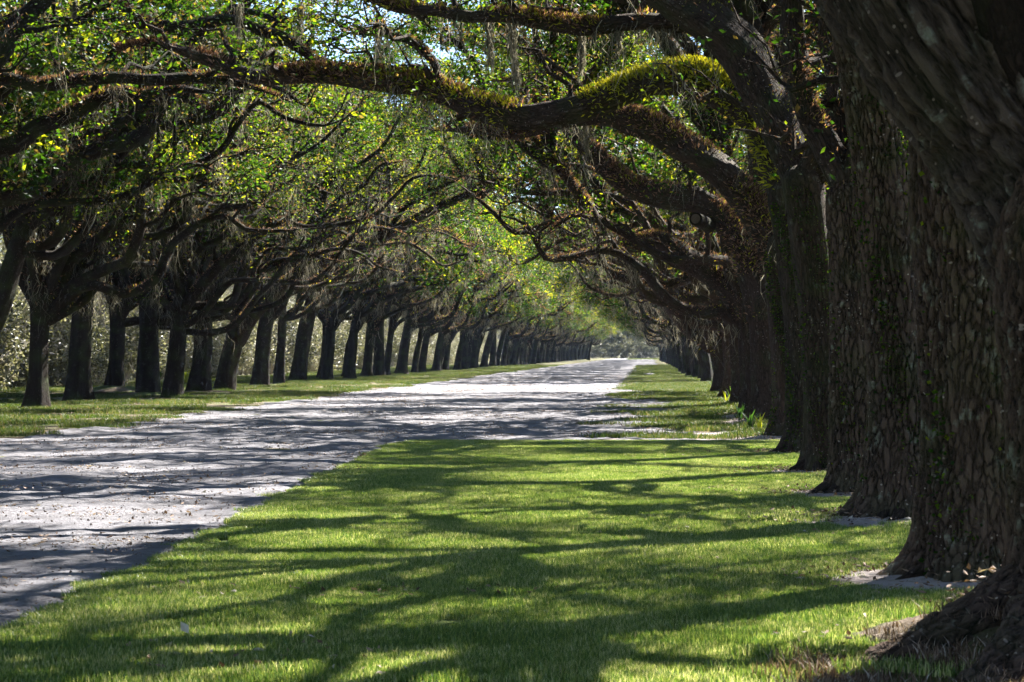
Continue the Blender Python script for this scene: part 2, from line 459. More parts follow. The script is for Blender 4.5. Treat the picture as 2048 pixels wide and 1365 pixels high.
class Tree:
    """Collects the strokes of one oak (local coordinates, base at the origin)."""

    def __init__(s, seed, lod=0, leafn=80, leafsize=0.085, fern=180, moss=14, barkmat='bark_mid', leafmat='leaf', ferngreen=0.12, bright=0.0):
        s.rng = np.random.default_rng(seed)
        s.lod, s.leafn, s.leafsize, s.fernd, s.mossn = lod, leafn, leafsize, fern, moss
        s.bm, s.lm, s.fg, s.bright = barkmat, leafmat, ferngreen, bright
        s.mossw = 0.008 if lod == 0 else 0.02
        s.trunk = Buf()
        s.limbs = []
        s.leaf, s.fern, s.moss, s.ivy = Buf(), Buf(), Buf(), Buf()

    def make_trunk(s, P, R, nseg, step, flare=(0.45, 0.8, 5, 1.0), bump=0.05):
        P, R = spline(P, R, step)
        s.tp, s.tr = P, R
        d = (P[-1] - P[-2]) / np.linalg.norm(P[-1] - P[-2])
        q = np.array([0.3, 0.55, 0.75, 0.88, 0.95])
        P = np.vstack([P, P[-1] + d * R[-1] * q[:, None]])
        R = np.concatenate([R, R[-1] * np.sqrt(1 - q ** 2)])
        tube(s.trunk, P, R, nseg, s.rng, bump, flare)

    def put_fern(s, P, R, dens=None, green=None, size=None, topside=True):
        rng = s.rng
        dens = s.fernd if dens is None else dens
        if dens <= 0:
            return
        sl = np.linalg.norm(np.diff(P, axis=0), axis=1)
        n = int(sl.sum() * dens * min(1.0, float(np.mean(R)) / 0.1 + 0.25))
        if n < 3:
            return
        k = rng.choice(len(sl), n, p=sl / sl.sum())
        f = rng.uniform(0, 1, n)
        # mats of fern cover stretches of the limb, not all of it
        pos = (k + f) / len(sl)
        ph = rng.uniform(0, 6.28, 2)
        cover = 0.46 + 0.5 * np.sin(pos * rng.uniform(9, 20) + ph[0]) + 0.2 * np.sin(pos * 47 + ph[1])
        keep = rng.uniform(0, 1, n) < cover
        k, f = k[keep], f[keep]
        n = len(k)
        C = P[k] * (1 - f[:, None]) + P[k + 1] * f[:, None]
        r = R[k] * (1 - f) + R[k + 1] * f
        T = P[k + 1] - P[k]
        T /= np.linalg.norm(T, axis=1)[:, None]
        U = np.array([0, 0, 1.0]) - T * T[:, 2:3]
        U /= np.linalg.norm(U, axis=1)[:, None] + 1e-6
        W = np.cross(T, U)
        ang = rng.normal(0, 1.0, n) if topside else rng.uniform(-PI, PI, n)
        Nrm = U * np.cos(ang)[:, None] + W * np.sin(ang)[:, None]
        C = C + Nrm * (r * 0.97)[:, None]
        g = s.fg if green is None else green
        if isinstance(g, tuple):
            g = g[0] + (g[1] - g[0]) * (k / len(P))
        rnd = np.where(rng.uniform(0, 1, n) < g, rng.uniform(0.82, 1.0, n), rng.uniform(0, 0.74, n))
        leaves(s.fern, C, s.leafsize * 0.9 if size is None else size, rng, 0.24, rnd, up=Nrm * 0.55 + np.array([0, 0, 0.12]))

    def put_moss(s, P, n, length=0.8, count=20):
        rng = s.rng
        if not s.mossn:
            return
        for _ in range(n):
            k = rng.integers(0, len(P))
            c = P[k] + np.array([0, 0, -0.02])
            m_ = int(count * rng.uniform(0.5, 1.4))
            L_ = length * rng.uniform(0.35, 1.3)
            C = c + rng.normal(size=(m_, 3)) * np.array([0.09, 0.09, 0.05])
            strands(s.moss, C, L_, rng, s.mossw, 5, 0.09)

    def twig(s, limb, p, az, el, L_, r, nl=None):
        rng = s.rng
        P = walk(rng, p, az, el, el + rng.uniform(-0.5, 0.5), L_, 0.45, 0.35 if s.lod == 0 else 0.6)
        R = np.linspace(r, 0.006, len(P))
        tube(limb, P, R, 4 if s.lod == 0 else 3, rng, 0)
        nl = s.leafn if nl is None else nl
        n = int(nl * rng.uniform(0.3, 1.6))
        if n:
            k = rng.integers(len(P) // 3, len(P), n)
            C = P[k] + rng.normal(size=(n, 3)) * np.array([0.30, 0.30, 0.20]) * (0.5 + L_ * 0.45)
            tone = rng.uniform(0, 1) ** 1.9 * 0.72
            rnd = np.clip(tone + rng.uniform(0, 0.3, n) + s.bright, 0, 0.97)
            dead = rng.uniform(0, 1, n) < 0.12
            rnd[dead] = 1.0
            leaves(s.leaf, C, s.leafsize, rng, 0.5, rnd)

    def dress(s, limb, P, R, az, nsec=6, start=0.25, leafy=1.0, upel=(0.1, 1.1), seclen=1.0, tw=4):
        """Secondary branches and leafy twigs along a limb."""
        rng = s.rng
        n = len(P)
        for q in range(nsec):
            t = start + (1 - start) * (q + rng.uniform(0, 0.9)) / nsec
            k = min(n - 1, int(t * (n - 1)))
            side = 1 if (q + rng.integers(0, 2)) % 2 else -1
            a2 = az + side * rng.uniform(0.4, 1.5)
            L2 = seclen * rng.uniform(1.3, 3.4) * (1.15 - 0.5 * t)
            r2 = min(R[k] * 0.6, 0.07 * rng.uniform(0.6, 1.3))
            e2 = rng.uniform(*upel)
            P2 = walk(rng, P[k], a2, e2, rng.uniform(-0.1, 0.7), L2, 0.5, 0.4 if s.lod == 0 else 0.8)
            R2 = np.linspace(r2, 0.014, len(P2))
            tube(limb, P2, R2, 6 if s.lod == 0 else 4, rng, 0)
            s.put_fern(P2, R2, s.fernd * 0.5)
            for w_ in range(tw):
                k2 = rng.integers(len(P2) // 3, len(P2))
                s.twig(limb, P2[k2], a2 + rng.uniform(-1.4, 1.4), rng.uniform(-0.4, 1.0), rng.uniform(0.5, 1.5), 0.014,
                       int(s.leafn * leafy))
            if rng.uniform() < 0.6:
                s.put_moss(P2, 1, 1.1, 10)
        for w_ in range(3):
            s.twig(limb, P[-1], az + rng.uniform(-1, 1), rng.uniform(-0.2, 0.8), rng.uniform(0.6, 1.4), 0.014, int(s.leafn * leafy))

    def limb(s, P, R, nseg=14, step=0.18, bump=0.07, fern=None, green=None, nsec=6, start=0.3, leafy=1.0, moss=2, fsize=None, upel=(0.1, 1.1), seclen=1.0, tw=4):
        P, R = spline(P, R, step)
        rng = s.rng
        P = P + (np.cumsum(rng.normal(size=P.shape), axis=0) * 0.004 * (np.arange(len(P)) > 3)[:, None] if step > 0.06 else 0)
        tt = np.linspace(1, 0, len(R))
        R = R * np.clip(tt / 0.1, 0.1, 1) ** 0.8
        b = Buf()
        tube(b, P, R, nseg, rng, bump)
        s.put_fern(P, R, fern, green, fsize)
        d = P[-1] - P[0]
        s.dress(b, P, R, math.atan2(d[0], d[1]), nsec, start, leafy, upel, seclen, tw)
        s.put_moss(P, moss * 2, 1.1)
        s.limbs.append(b)
        return P, R

    def free_limb(s, p0, az, el0, el1, L_, r0, r1=0.03, wig=0.3, **kw):
        P = walk(s.rng, np.asarray(p0, float), az, el0, el1, L_, wig, 0.9)
        t = np.linspace(0, 1, len(P))
        R = r0 * (1 - t) ** 0.85 + r1
        kw.setdefault('nseg', 12 if s.lod == 0 else 8)
        kw.setdefault('step', 0.25 if s.lod == 0 else 0.6)
        return s.limb(P, R, **kw)

    def put_ivy(s, P, R, n, zmin=0.0, zmax=4.0, size=0.04):
        rng = s.rng
        k = rng.integers(0, len(P) - 1, n)
        ok = (P[k, 2] > zmin) & (P[k, 2] < zmax)
        k = k[ok]
        n = len(k)
        th = rng.uniform(-2.6, -0.3, n) + rng.normal(0, 0.2, n)
        cl = np.sin(th * 3 + P[k, 2] * 2.1 + s.tr[0] * 50) + 0.5 * np.sin(th * 7 + P[k, 2] * 5)
        m_ = cl > rng.uniform(-0.6, 1.0, n)
        k, th = k[m_], th[m_]
        D = np.stack([np.cos(th), np.sin(th), np.zeros(len(k))], -1)
        C = P[k] + D * (R[k] * 1.04)[:, None] + rng.normal(size=(len(k), 3)) * 0.012
        leaves(s.ivy, C, size, rng, 0.8, rng.uniform(0.0, 0.75, len(k)), up=D)

    def finish(s, loc, rot=0.0, trunkmat=None, **props):
        e_ = empty("live_oak", loc, **props)
        e_.rotation_euler = (0, 0, rot)
        bm = M[s.bm]
        s.trunk.build("trunk", M[trunkmat] if trunkmat else bm, e_, 'bco', True)
        for b in s.limbs:
            b.build("limb", bm if s.bm != 'bark_near' else M['bark_ridge' if max(len(v) for v in b.V) > 50000 else 'bark_hero'], e_, 'bco', True)
        s.leaf.build("foliage", M[s.lm], e_, kind='stuff')
        s.fern.build("resurrection_fern", M['fern'], e_, kind='stuff')
        s.moss.build("hanging_moss", M['moss'], e_, kind='stuff')
        s.ivy.build("ivy", M['leaf'], e_, kind='stuff')
        return e_


def px(x, y, Y):
    return np.array([(x - VX) * Y / F, Y, EYE + (HY - y) * Y / F])


def stroke(pts, Y0, Y1, base):
    """Photo positions (x, y, radius) at a depth running from Y0 to Y1, as local points and radii in metres."""
    n = len(pts)
    P, R = [], []
    rs = [p[2] for p in pts]
    for i, p in enumerate(pts):
        Y = Y0 + (Y1 - Y0) * i / max(1, n - 1)
        P.append(px(p[0], p[1], Y) - base)
        R.append(rs[i] * Y / F)
    return np.array(P), np.array(R)


MODS = []


def crown_module(seed, leafn, size, n=6):
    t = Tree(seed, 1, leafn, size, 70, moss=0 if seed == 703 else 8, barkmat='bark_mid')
    t.mossw = 0.011
    for k in range(n):
        az = k * 6.283 / n + t.rng.uniform(-0.4, 0.4)
        t.free_limb((0, 0, -0.3), az, t.rng.uniform(0.8, 1.35), t.rng.uniform(0.15, 0.8), t.rng.uniform(7.5, 11.5), 0.13, nsec=8, moss=2, tw=5)
    return t


def attach_crown(e_, k, loc, rot, sc=1.0, rnd=0):
    if not MODS:
        for i, (ln, sz) in enumerate(((70, 0.165), (70, 0.165), (64, 0.17), (62, 0.115))):
            m_ = crown_module(700 + i, ln, sz, 6 if i < 3 else 5)
            MODS.append([("limb", b, M['bark_mid'], 'bco', True) for b in m_.limbs] + [("foliage", m_.leaf, M['leaf'], 'rnd', False), ("resurrection_fern", m_.fern, M['fern'], 'rnd', False),
                                                                                        ("hanging_moss", m_.moss, M['moss'], 'rnd', False)])
    for i, it in enumerate(MODS[k]):
        if not isinstance(it, bpy.types.Object):
            nm, b, mm, at_, sm = it
            if not b.n:
                continue
            o = b.build(nm, mm, e_, at_, sm)
            if nm != 'limb':
                o['kind'] = 'stuff'
            MODS[k][i] = o
        else:
            o = it.copy()
            COL.objects.link(o)
            o.parent = e_
        o.location = loc
        o.rotation_euler = (0, 0, rot)
        o.scale = (sc, sc, sc)


def copy_tree(src, loc, rot, scale, mirror=False, **props):
    r = src.copy()
    COL.objects.link(r)
    r.location = loc
    r.rotation_euler = (0, 0, rot)
    r.scale = (-scale[0] if mirror else scale[0], scale[1], scale[2])
    for k, v in props.items():
        r[k] = v
    for ch in list(src.children):
        c = ch.copy()
        COL.objects.link(c)
        c.parent = r
    return r


MOUNDS = []  # (x, y, radius, height)


def hgt(x, y):
    z = np.zeros_like(np.asarray(x, float))
    for mx, my, mr, mh in MOUNDS:
        d2 = ((x - mx) ** 2 + (y - my) ** 2) / (mr * mr)
        z = z + mh * np.exp(-d2 * 1.6)
    return z


# ------------------------------------------------------------------ right row, near oaks
def base_at(cx, by):
    Y = EYE * F / (by - HY)
    return np.array([(cx - VX) * Y / F, Y, 0.0]), Y


GR = 'live oaks of the right row'
GL = 'live oaks of the left row'
CAT = 'tree'


def side_limbs(t, top, side, n_in=1, n_out=1, n_up=1, r=0.2, leafy=1.0, **kw):
    """Limbs beyond those traced: towards the road (side gives its direction), away from it, and up."""
    rng = t.rng
    for _ in range(n_in):
        t.free_limb(top, side * PI / 2 + rng.uniform(-0.5, 0.5), rng.uniform(0.7, 1.0), rng.uniform(-0.1, 0.15), rng.uniform(8, 11), r, leafy=leafy, nsec=8, **kw)
    for _ in range(n_out):
        t.free_limb(top, -side * PI / 2 + rng.uniform(-0.7, 0.7), rng.uniform(0.7, 1.1), rng.uniform(0.0, 0.4), rng.uniform(5, 8), r * 0.8, leafy=leafy * 0.5, nsec=4, **kw)
    for _ in range(n_up):
        t.free_limb(top, rng.uniform(0, 6.28), rng.uniform(1.1, 1.35), rng.uniform(0.5, 1.0), rng.uniform(5, 8), r * 0.8, leafy=leafy, nsec=6, **kw)


RIGHT = []
LEAFY_R = 0.55


def right_tree(seed, cx, by, trunk, limbs, label, nseg=48, step=0.05, barkmat='bark_hero', trunkmat=None, ivy=0, flare=(0.4, 0.7, 5, 1.0),
               mound=(0.9, 0.06), extra=(1, 1, 1), topx=None, fern=160, leafn=60, er=0.16, **tk):
    b, Y = base_at(cx, by)
    MOUNDS.append((b[0], b[1], mound[0], mound[1]))
    t = Tree(seed, 0, leafn, 0.085, fern, moss=0 if seed < 5 else 14, barkmat=barkmat, **tk)
    P, R = stroke(trunk, Y, Y, b)
    P[0, 2] = -0.15
    t.make_trunk(P, R, nseg, step, flare)
    lims = []
    for L_ in limbs:
        pts, Y1 = L_[0], L_[1]
        kw = L_[2] if len(L_) > 2 else {}
        Y0 = L_[3] if len(L_) > 3 else Y
        LP, LR = stroke(pts, Y0, Y1, b)
        lims.append(t.limb(LP, LR, **kw)[0])
    top = P[-1] if topx is None else px(*topx) - b
    side_limbs(t, top, -1, *extra, r=er, leafy=LEAFY_R)
    for _ in range(4 if seed >= 9 else 0):
        t.free_limb(P[-1 - t.rng.integers(0, 2)], -PI / 2 + t.rng.uniform(-0.4, 0.4), t.rng.uniform(0.5, 0.95), t.rng.uniform(-0.1, 0.25), t.rng.uniform(8, 12.5), t.rng.uniform(0.09, 0.16),
                    wig=0.55, leafy=0.12, nsec=5, tw=3, seclen=1.3, nseg=9, step=0.35)
    for _ in range(2 if seed < 9 else 0):
        t.free_limb(P[-1], PI / 2 + t.rng.uniform(-0.8, 0.8), t.rng.uniform(0.8, 1.1), 0.1, t.rng.uniform(6, 9), 0.12, leafy=0.9, nsec=7, moss=0)
    if ivy:
        t.put_ivy(t.tp, t.tr, ivy)
    e_ = t.finish(b, 0, trunkmat, label=label, category=CAT, group=GR)
    if seed not in (4, 5):
        attach_crown(e_, 3 if seed < 5 else seed % 3, tuple(top), seed * 1.7, 1.0 if seed < 8 else 1.25)
    if seed == 4:  # unseen crown above the frame, added to shade the near road
        attach_crown(e_, 3, tuple(lims[0][-2]), 0.6, 1.0)
    if seed in (2, 3, 5):  # more unseen crowns over the frame top, added to shade lawn and road
        q = lims[0][int(len(lims[0]) * (0.88 if seed == 5 else 0.75))]
        attach_crown(e_, seed % 3 if seed < 5 else 3, tuple(q), seed * 1.3, 0.9)
    if seed >= 9:
        attach_crown(e_, (seed + 2) % 3, tuple(lims[0][int(len(lims[0]) * 0.85)]), seed * 3.1, 0.85)
    RIGHT.append(e_)
    return e_


right_tree(1, 2185, 1322, [(2195, 1345, 230), (2185, 1200, 175), (2175, 1000, 155), (2170, 800, 150), (2170, 600, 170), (2185, 480, 190), (2230, 300, 170)],
           [([(2180, 640, 150), (2150, 470, 185), (2080, 290, 198), (1905, 40, 200), (1770, -170, 190), (1600, -420, 160), (1300, -700, 110), (900, -850, 60)], 14.5,
             dict(nseg=190, step=0.02, bump=0.03, fern=0, nsec=4, start=0.6, leafy=0.2, moss=0))],
           "nearest oak at the right edge, its huge ridged limb crossing the top corner", 200, 0.02, 'bark_near', 'bark_near', 0,
           (0.30, 1.1, 5, 2.2), (1.25, 0.46), (0, 1, 1), leafn=30)
right_tree(2, 1958, 1163, [(1958, 1185, 150), (1956, 1050, 118), (1952, 850, 103), (1947, 600, 106), (1940, 400, 112), (1930, 200, 105), (1900, -50, 95)],
           [([(1915, 60, 80), (1800, -150, 75), (1550, -420, 65), (1200, -560, 50), (800, -600, 30)], 19.5, dict(nseg=40, step=0.06, fern=100, leafy=0.3))],
           "second oak from the right edge, thick plated trunk with one long root", 180, 0.022, 'bark_near', 'bark_near', 2500,
           (0.28, 0.85, 5, 0.3), (1.1, 0.08), (0, 1, 1), leafn=40)
right_tree(3, 1795, 1045, [(1790, 1060, 95), (1795, 960, 74), (1798, 800, 63), (1790, 600, 61), (1772, 400, 61), (1755, 250, 58), (1725, 100, 52), (1700, -50, 48)],
           [([(1745, 190, 40), (1700, 0, 38), (1600, -120, 34), (1400, -260, 30), (1100, -330, 24), (800, -330, 14)], 27, dict(nseg=30, step=0.07, leafy=0.4)),
            ([(1770, 420, 38), (1800, 300, 34), (1830, 150, 30), (1860, 0, 24)], 27, dict(nseg=30, step=0.07, leafy=0.4))],
           "third oak from the right edge, green ivy leaves creeping up its reddish trunk", 150, 0.025, 'bark_near', 'bark_near', 6000,
           (0.30, 0.8, 5, 3.0), (1.0, 0.1), (0, 1, 1), leafn=50)
right_tree(4, 1712, 990, [(1712, 1003, 62), (1714, 900, 47), (1712, 750, 43), (1706, 600, 42), (1698, 470, 42), (1692, 400, 38)],
           [([(1697, 430, 34), (1680, 350, 30), (1650, 290, 28), (1622, 240, 26), (1600, 170, 24), (1588, 60, 24), (1575, -60, 22), (1500, -180, 18)], 29.5,
             dict(nseg=30, step=0.07, fern=900, green=0.1, fsize=0.06, leafy=0.5, moss=3)),
            ([(1697, 450, 32), (1690, 330, 28), (1680, 200, 26), (1660, 60, 24), (1640, -80, 20)], 31, dict(nseg=24, leafy=0.5))],
           "fourth oak from the right edge, deep cracked grey bark and one fuzzy sunlit limb", 130, 0.025, 'bark_near', 'bark_near', 1500,
           (0.3, 0.6, 5, 1.2), (0.9, 0.05), (0, 1, 0), (1580, -20, 29.4), leafn=7)
right_tree(5, 1652, 945, [(1650, 956, 54), (1648, 870, 42), (1644, 750, 39), (1636, 620, 39), (1620, 480, 42), (1606, 370, 43)],
           [([(1612, 430, 40), (1603, 352, 40), (1565, 260, 43), (1533, 195, 45), (1485, 105, 45), (1425, 50, 42), (1366, 15, 38), (1290, -35, 33), (1150, -90, 28), (950, -140, 18)], 36.5,
             dict(nseg=40, step=0.05, fern=300, green=0.5, fsize=0.05, leafy=0.5, nsec=4, start=0.5)),
            ([(1425, 35, 22), (1350, 45, 19), (1291, 42, 18), (1236, 48, 17), (1163, 55, 17), (1090, 42, 15), (1016, 30, 14), (943, 33, 12), (870, 20, 11), (796, 15, 9), (700, -15, 6)], 37.5,
             dict(nseg=18, fern=1500, green=0.25, fsize=0.085, moss=6, leafy=0.6), 35.8)],
           "fifth oak from the right edge, its smooth thick limb sweeping up over the road", 80, 0.04, 'bark_hero', None, 2500,
           (0.3, 0.6, 5, 2.0), (0.8, 0.05), (0, 0, 1), (1425, 45, 36), leafn=7)
right_tree(6, 1612, 908, [(1610, 917, 50), (1610, 840, 37), (1606, 720, 35), (1598, 600, 35), (1590, 480, 36), (1575, 390, 38)],
           [([(1580, 420, 36), (1560, 340, 36), (1520, 250, 36), (1460, 190, 36), (1385, 155, 34), (1290, 165, 29), (1200, 198, 27), (1120, 222, 27), (1040, 230, 26), (960, 215, 25),
              (900, 192, 24), (830, 168, 22), (740, 158, 20), (640, 150, 17), (520, 155, 15), (430, 122, 12), (330, 90, 9), (240, 100, 5)], 44,
             dict(nseg=24, step=0.1, fern=2200, green=(1.6, -0.5), fsize=0.12, nsec=10, start=0.35, leafy=0.7, moss=8, seclen=0.8)),
            ([(1575, 410, 28), (1588, 250, 24), (1582, 100, 22), (1570, -45, 18)], 41, dict(nseg=18, fern=500, leafy=0.5)),
            ([(880, 180, 9), (872, 135, 8), (851, 103, 8), (815, 77, 8), (760, 62, 7), (690, 60, 4)], 43, dict(nseg=10, fern=700, fsize=0.07, nsec=3, moss=2), 42.5)],
           "sixth oak of the right row, its low bough crowned with bright green fern", 70, 0.05, 'bark_hero', None, 5000,
           (0.3, 0.6, 5, 0.2), (0.8, 0.05), (0, 1, 1), (1570, -40, 41))
right_tree(7, 1583, 877, [(1580, 886, 46), (1580, 800, 35), (1576, 700, 34), (1570, 600, 34), (1560, 500, 34)],
           [([(1565, 540, 32), (1540, 470, 32), (1500, 405, 32), (1440, 335, 32), (1370, 288, 30), (1290, 245, 28), (1200, 228, 22), (1130, 238, 18), (1040, 262, 14), (960, 255, 9), (880, 260, 5)], 51,
             dict(nseg=22, step=0.1, fern=2000, green=0.12, fsize=0.1, leafy=0.7, moss=5)),
            ([(1565, 560, 26), (1560, 430, 24), (1545, 300, 22), (1530, 180, 18), (1520, 50, 12)], 50, dict(nseg=18, fern=500, leafy=0.7))],
           "oak standing at the end of the mown lawn, rust brown fern on its arched limb", 60, 0.06, 'bark_hero', None, 6000,
           (0.3, 0.6, 5, 1.7), (0.9, 0.08), (0, 1, 0), (1522, 60, 50))
right_tree(8, 1535, 850, [(1535, 856, 36), (1532, 770, 28), (1528, 680, 27), (1522, 610, 27)],
           [([(1524, 640, 27), (1500, 545, 28), (1475, 475, 28), (1400, 405, 28), (1320, 390, 25), (1250, 368, 22), (1180, 300, 18), (1120, 240, 14), (1060, 190, 9), (1000, 160, 5)], 60,
             dict(nseg=20, step=0.12, fern=1700, green=0.1, fsize=0.1, moss=4)),
            ([(1526, 640, 22), (1530, 480, 20), (1515, 330, 18), (1500, 180, 12)], 58, dict(nseg=16, fern=300))],
           "oak just past the lawn end with yellow green blade plants at its foot", 40, 0.08, mound=(1.2, 0.14), topx=(1503, 190, 58))
right_tree(9, 1512, 836, [(1510, 843, 34), (1508, 760, 26), (1504, 680, 26), (1498, 620, 26)],
           [([(1500, 640, 26), (1450, 572, 25), (1380, 520, 22), (1320, 482, 20), (1260, 490, 16), (1210, 472, 14), (1180, 420, 12), (1130, 350, 10), (1080, 290, 8), (1040, 230, 5)], 66,
             dict(nseg=18, step=0.12, fern=1500, green=0.1, fsize=0.085, moss=4)),
            ([(1500, 640, 20), (1480, 500, 18), (1470, 380, 16), (1440, 250, 10)], 64, dict(nseg=14, fern=500))],
           "ninth oak of the right row, its low limb dipping before it rises over the road", 40, 0.08, mound=(1.1, 0.1), topx=(1442, 255, 64))
right_tree(10, 1493, 815, [(1492, 822, 31), (1488, 740, 24), (1484, 660, 24), (1478, 610, 24)],
           [([(1478, 640, 24), (1431, 560, 23), (1385, 518, 20), (1340, 498, 18), (1290, 440, 15), (1220, 390, 12), (1150, 340, 9), (1080, 300, 6)], 80,
             dict(nseg=16, step=0.15, fern=700, green=0.3, fsize=0.1, moss=3))],
           "tenth oak of the right row, leaning trunk behind the blade plants", 32, 0.1, mound=(1.2, 0.12))
right_tree(11, 1472, 798, [(1472, 804, 27), (1469, 740, 20), (1464, 660, 20), (1458, 600, 19)],
           [([(1460, 620, 18), (1420, 540, 16), (1370, 450, 14), (1300, 380, 11), (1220, 330, 7)], 92, dict(nseg=14, step=0.18, fern=600, fsize=0.1))],
           "eleventh oak of the right row, its trunk edge lit pale pink by the sun", 28, 0.12)
right_tree(12, 1452, 787, [(1452, 792, 26), (1449, 730, 20), (1443, 690, 20)],
           [([(1446, 705, 18), (1410, 680, 18), (1375, 652, 18), (1332, 602, 17), (1282, 572, 15), (1243, 546, 13), (1200, 520, 11), (1130, 470, 9), (1080, 420, 7), (1040, 380, 4)], 106,
             dict(nseg=14, step=0.18, fern=600, green=0.2, fsize=0.12, moss=3))],
           "twelfth oak of the right row, a long dark limb leaning low over the road", 28, 0.12)


# ------------------------------------------------------------------ left row, near oaks
def left_tree(seed, cx, by, trunk, limbs, label, nseg=28, step=0.1, extra=(1, 1, 1), fern=70, leafn=60, er=0.15, Y=None, mound=(1.0, 0.06), leafy=0.9, shown=True):
    if Y is None:
        b, Y = base_at(cx, by)
    else:
        b = np.array([(cx - VX) * Y / F, Y, 0.0])
    MOUNDS.append((b[0], b[1], mound[0], mound[1]))
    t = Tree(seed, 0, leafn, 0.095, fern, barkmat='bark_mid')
    P, R = stroke(trunk, Y, Y, b)
    P[0, 2] = -0.12
    R[0] *= 0.78
    R[1:] *= 0.86
    t.make_trunk(P, R, nseg, step, (0.22, 0.35, 5, seed * 1.3))
    lims = []
    for L_ in limbs:
        kw = dict(nseg=12, step=0.18, leafy=0.35)
        kw.update(L_[2] if len(L_) > 2 else {})
        LP, LR = stroke(L_[0], L_[3] if len(L_) > 3 else Y, L_[1], b)
        lims.append(t.limb(LP, LR, **kw)[0])
    side_limbs(t, P[-1], 1, *extra, r=er, leafy=leafy)
    if seed > 34:
        for _ in range(5):
            t.free_limb(P[-1 - t.rng.integers(0, 2)], PI / 2 + t.rng.uniform(-0.45, 0.45), t.rng.uniform(0.45, 0.95), t.rng.uniform(-0.1, 0.25), t.rng.uniform(9, 13.5), t.rng.uniform(0.09, 0.16),
                        wig=0.55, leafy=0.12, nsec=5, tw=3, seclen=1.3, nseg=9, step=0.35)
    e_ = t.finish(b, 0, label=label, category=CAT, group=GL)
    attach_crown(e_, seed % 3, tuple(P[-1]), seed * 2.3, 1.2)
    lims.sort(key=lambda q: -q[-1][0])
    if seed > 41:
        attach_crown(e_, (seed + 1) % 3, tuple(lims[0][int(len(lims[0]) * 0.55)]), seed * 1.1, 0.8)
    if seed in (36, 38, 42, 45):
        attach_crown(e_, (seed + 2) % 3, tuple(lims[0][int(len(lims[0]) * 0.85)]), seed * 3.1, 0.8)
    return e_


# nearer than the frame's left edge: only their boughs reach into view
left_tree(31, -833, 0, [(-833, 900, 60), (-820, 600, 45), (-780, 350, 42), (-700, 200, 38)],
          [([(-700, 210, 36), (-450, 160, 32), (-250, 190, 28), (-90, 170, 25), (0, 110, 22), (30, 52, 19), (75, 12, 17), (150, -60, 13), (300, -160, 9)], 46, dict(fern=200))],
          "oak whose thick dark limb climbs out of the frame at the upper left corner", Y=42, er=0.12)
left_tree(32, -560, 0, [(-560, 860, 48), (-550, 600, 38), (-520, 420, 36)],
          [([(-520, 430, 30), (-350, 300, 24), (-150, 190, 19), (0, 157, 14), (73, 172, 13), (147, 163, 13), (220, 157, 13), (311, 161, 12), (385, 157, 11), (470, 168, 9), (560, 200, 6)], 50,
            dict(fern=500)),
           ([(-520, 430, 26), (-300, 120, 20), (-50, -60, 16), (100, -60, 14), (227, -5, 13), (256, 29, 13), (293, 48, 13), (366, 55, 13), (458, 37, 12), (513, 55, 12), (568, 73, 11), (615, 106, 10),
             (645, 128, 9), (720, 140, 6)], 50, dict(fern=500, moss=6))],
          "oak whose level bough runs right across the upper left canopy", Y=48, er=0.12)
left_tree(33, -375, 0, [(-375, 850, 42), (-365, 650, 34), (-340, 480, 32)],
          [([(-340, 490, 28), (-220, 390, 25), (-100, 325, 22), (0, 297, 19), (37, 286, 18), (73, 255, 17), (128, 234, 16), (183, 207, 15), (234, 188, 14), (278, 194, 12), (350, 180, 9), (450, 190, 6)], 56,
            dict(fern=600, moss=3))],
          "oak whose bough curves in at the left edge above the lowest limb", Y=54, er=0.12)
left_tree(34, -205, 0, [(-205, 845, 40), (-198, 700, 32), (-180, 560, 30)],
          [([(-180, 570, 28), (-100, 440, 25), (0, 394, 22), (73, 380, 21), (121, 343, 19), (165, 311, 18), (220, 294, 17), (271, 284, 16), (304, 256, 15), (322, 222, 14), (344, 197, 13), (385, 197, 12),
             (418, 224, 11), (458, 194, 9), (513, 165, 8), (600, 140, 5)], 63, dict(fern=450, moss=3)),
           ([(-180, 560, 22), (-60, 350, 18), (20, 200, 15), (60, 90, 12), (85, 20, 9)], 60, dict(fern=200))],
          "oak whose twisting bough dips and rises with rusty fern at left", Y=60, er=0.12)
left_tree(35, -62, 832, [(-62, 840, 34), (-45, 720, 26), (-5, 620, 25), (35, 500, 22), (60, 420, 19)],
          [([(55, 440, 17), (80, 340, 15), (115, 240, 12), (150, 130, 9), (170, 40, 6)], 67, dict(fern=200)),
           ([(35, 500, 15), (20, 400, 13), (0, 300, 11), (-20, 180, 8)], 66, dict(fern=200))],
          "oak leaning in from the left edge beside the first upright trunk")
left_tree(36, 75, 820, [(70, 826, 36), (76, 740, 23), (80, 650, 22), (81, 600, 24)],
          [([(80, 620, 16), (62, 560, 14), (60, 470, 13), (88, 370, 12), (112, 260, 10), (145, 150, 6)], 73, dict(fern=150)),
           ([(84, 620, 15), (122, 570, 12), (160, 505, 11), (185, 430, 9), (230, 360, 7), (290, 310, 5)], 74, dict(fern=200)),
           ([(82, 600, 12), (100, 500, 11), (105, 400, 9), (90, 300, 7)], 72)],
          "first upright oak from the left edge, forking low into a dark Y", mound=(1.0, 0.05))
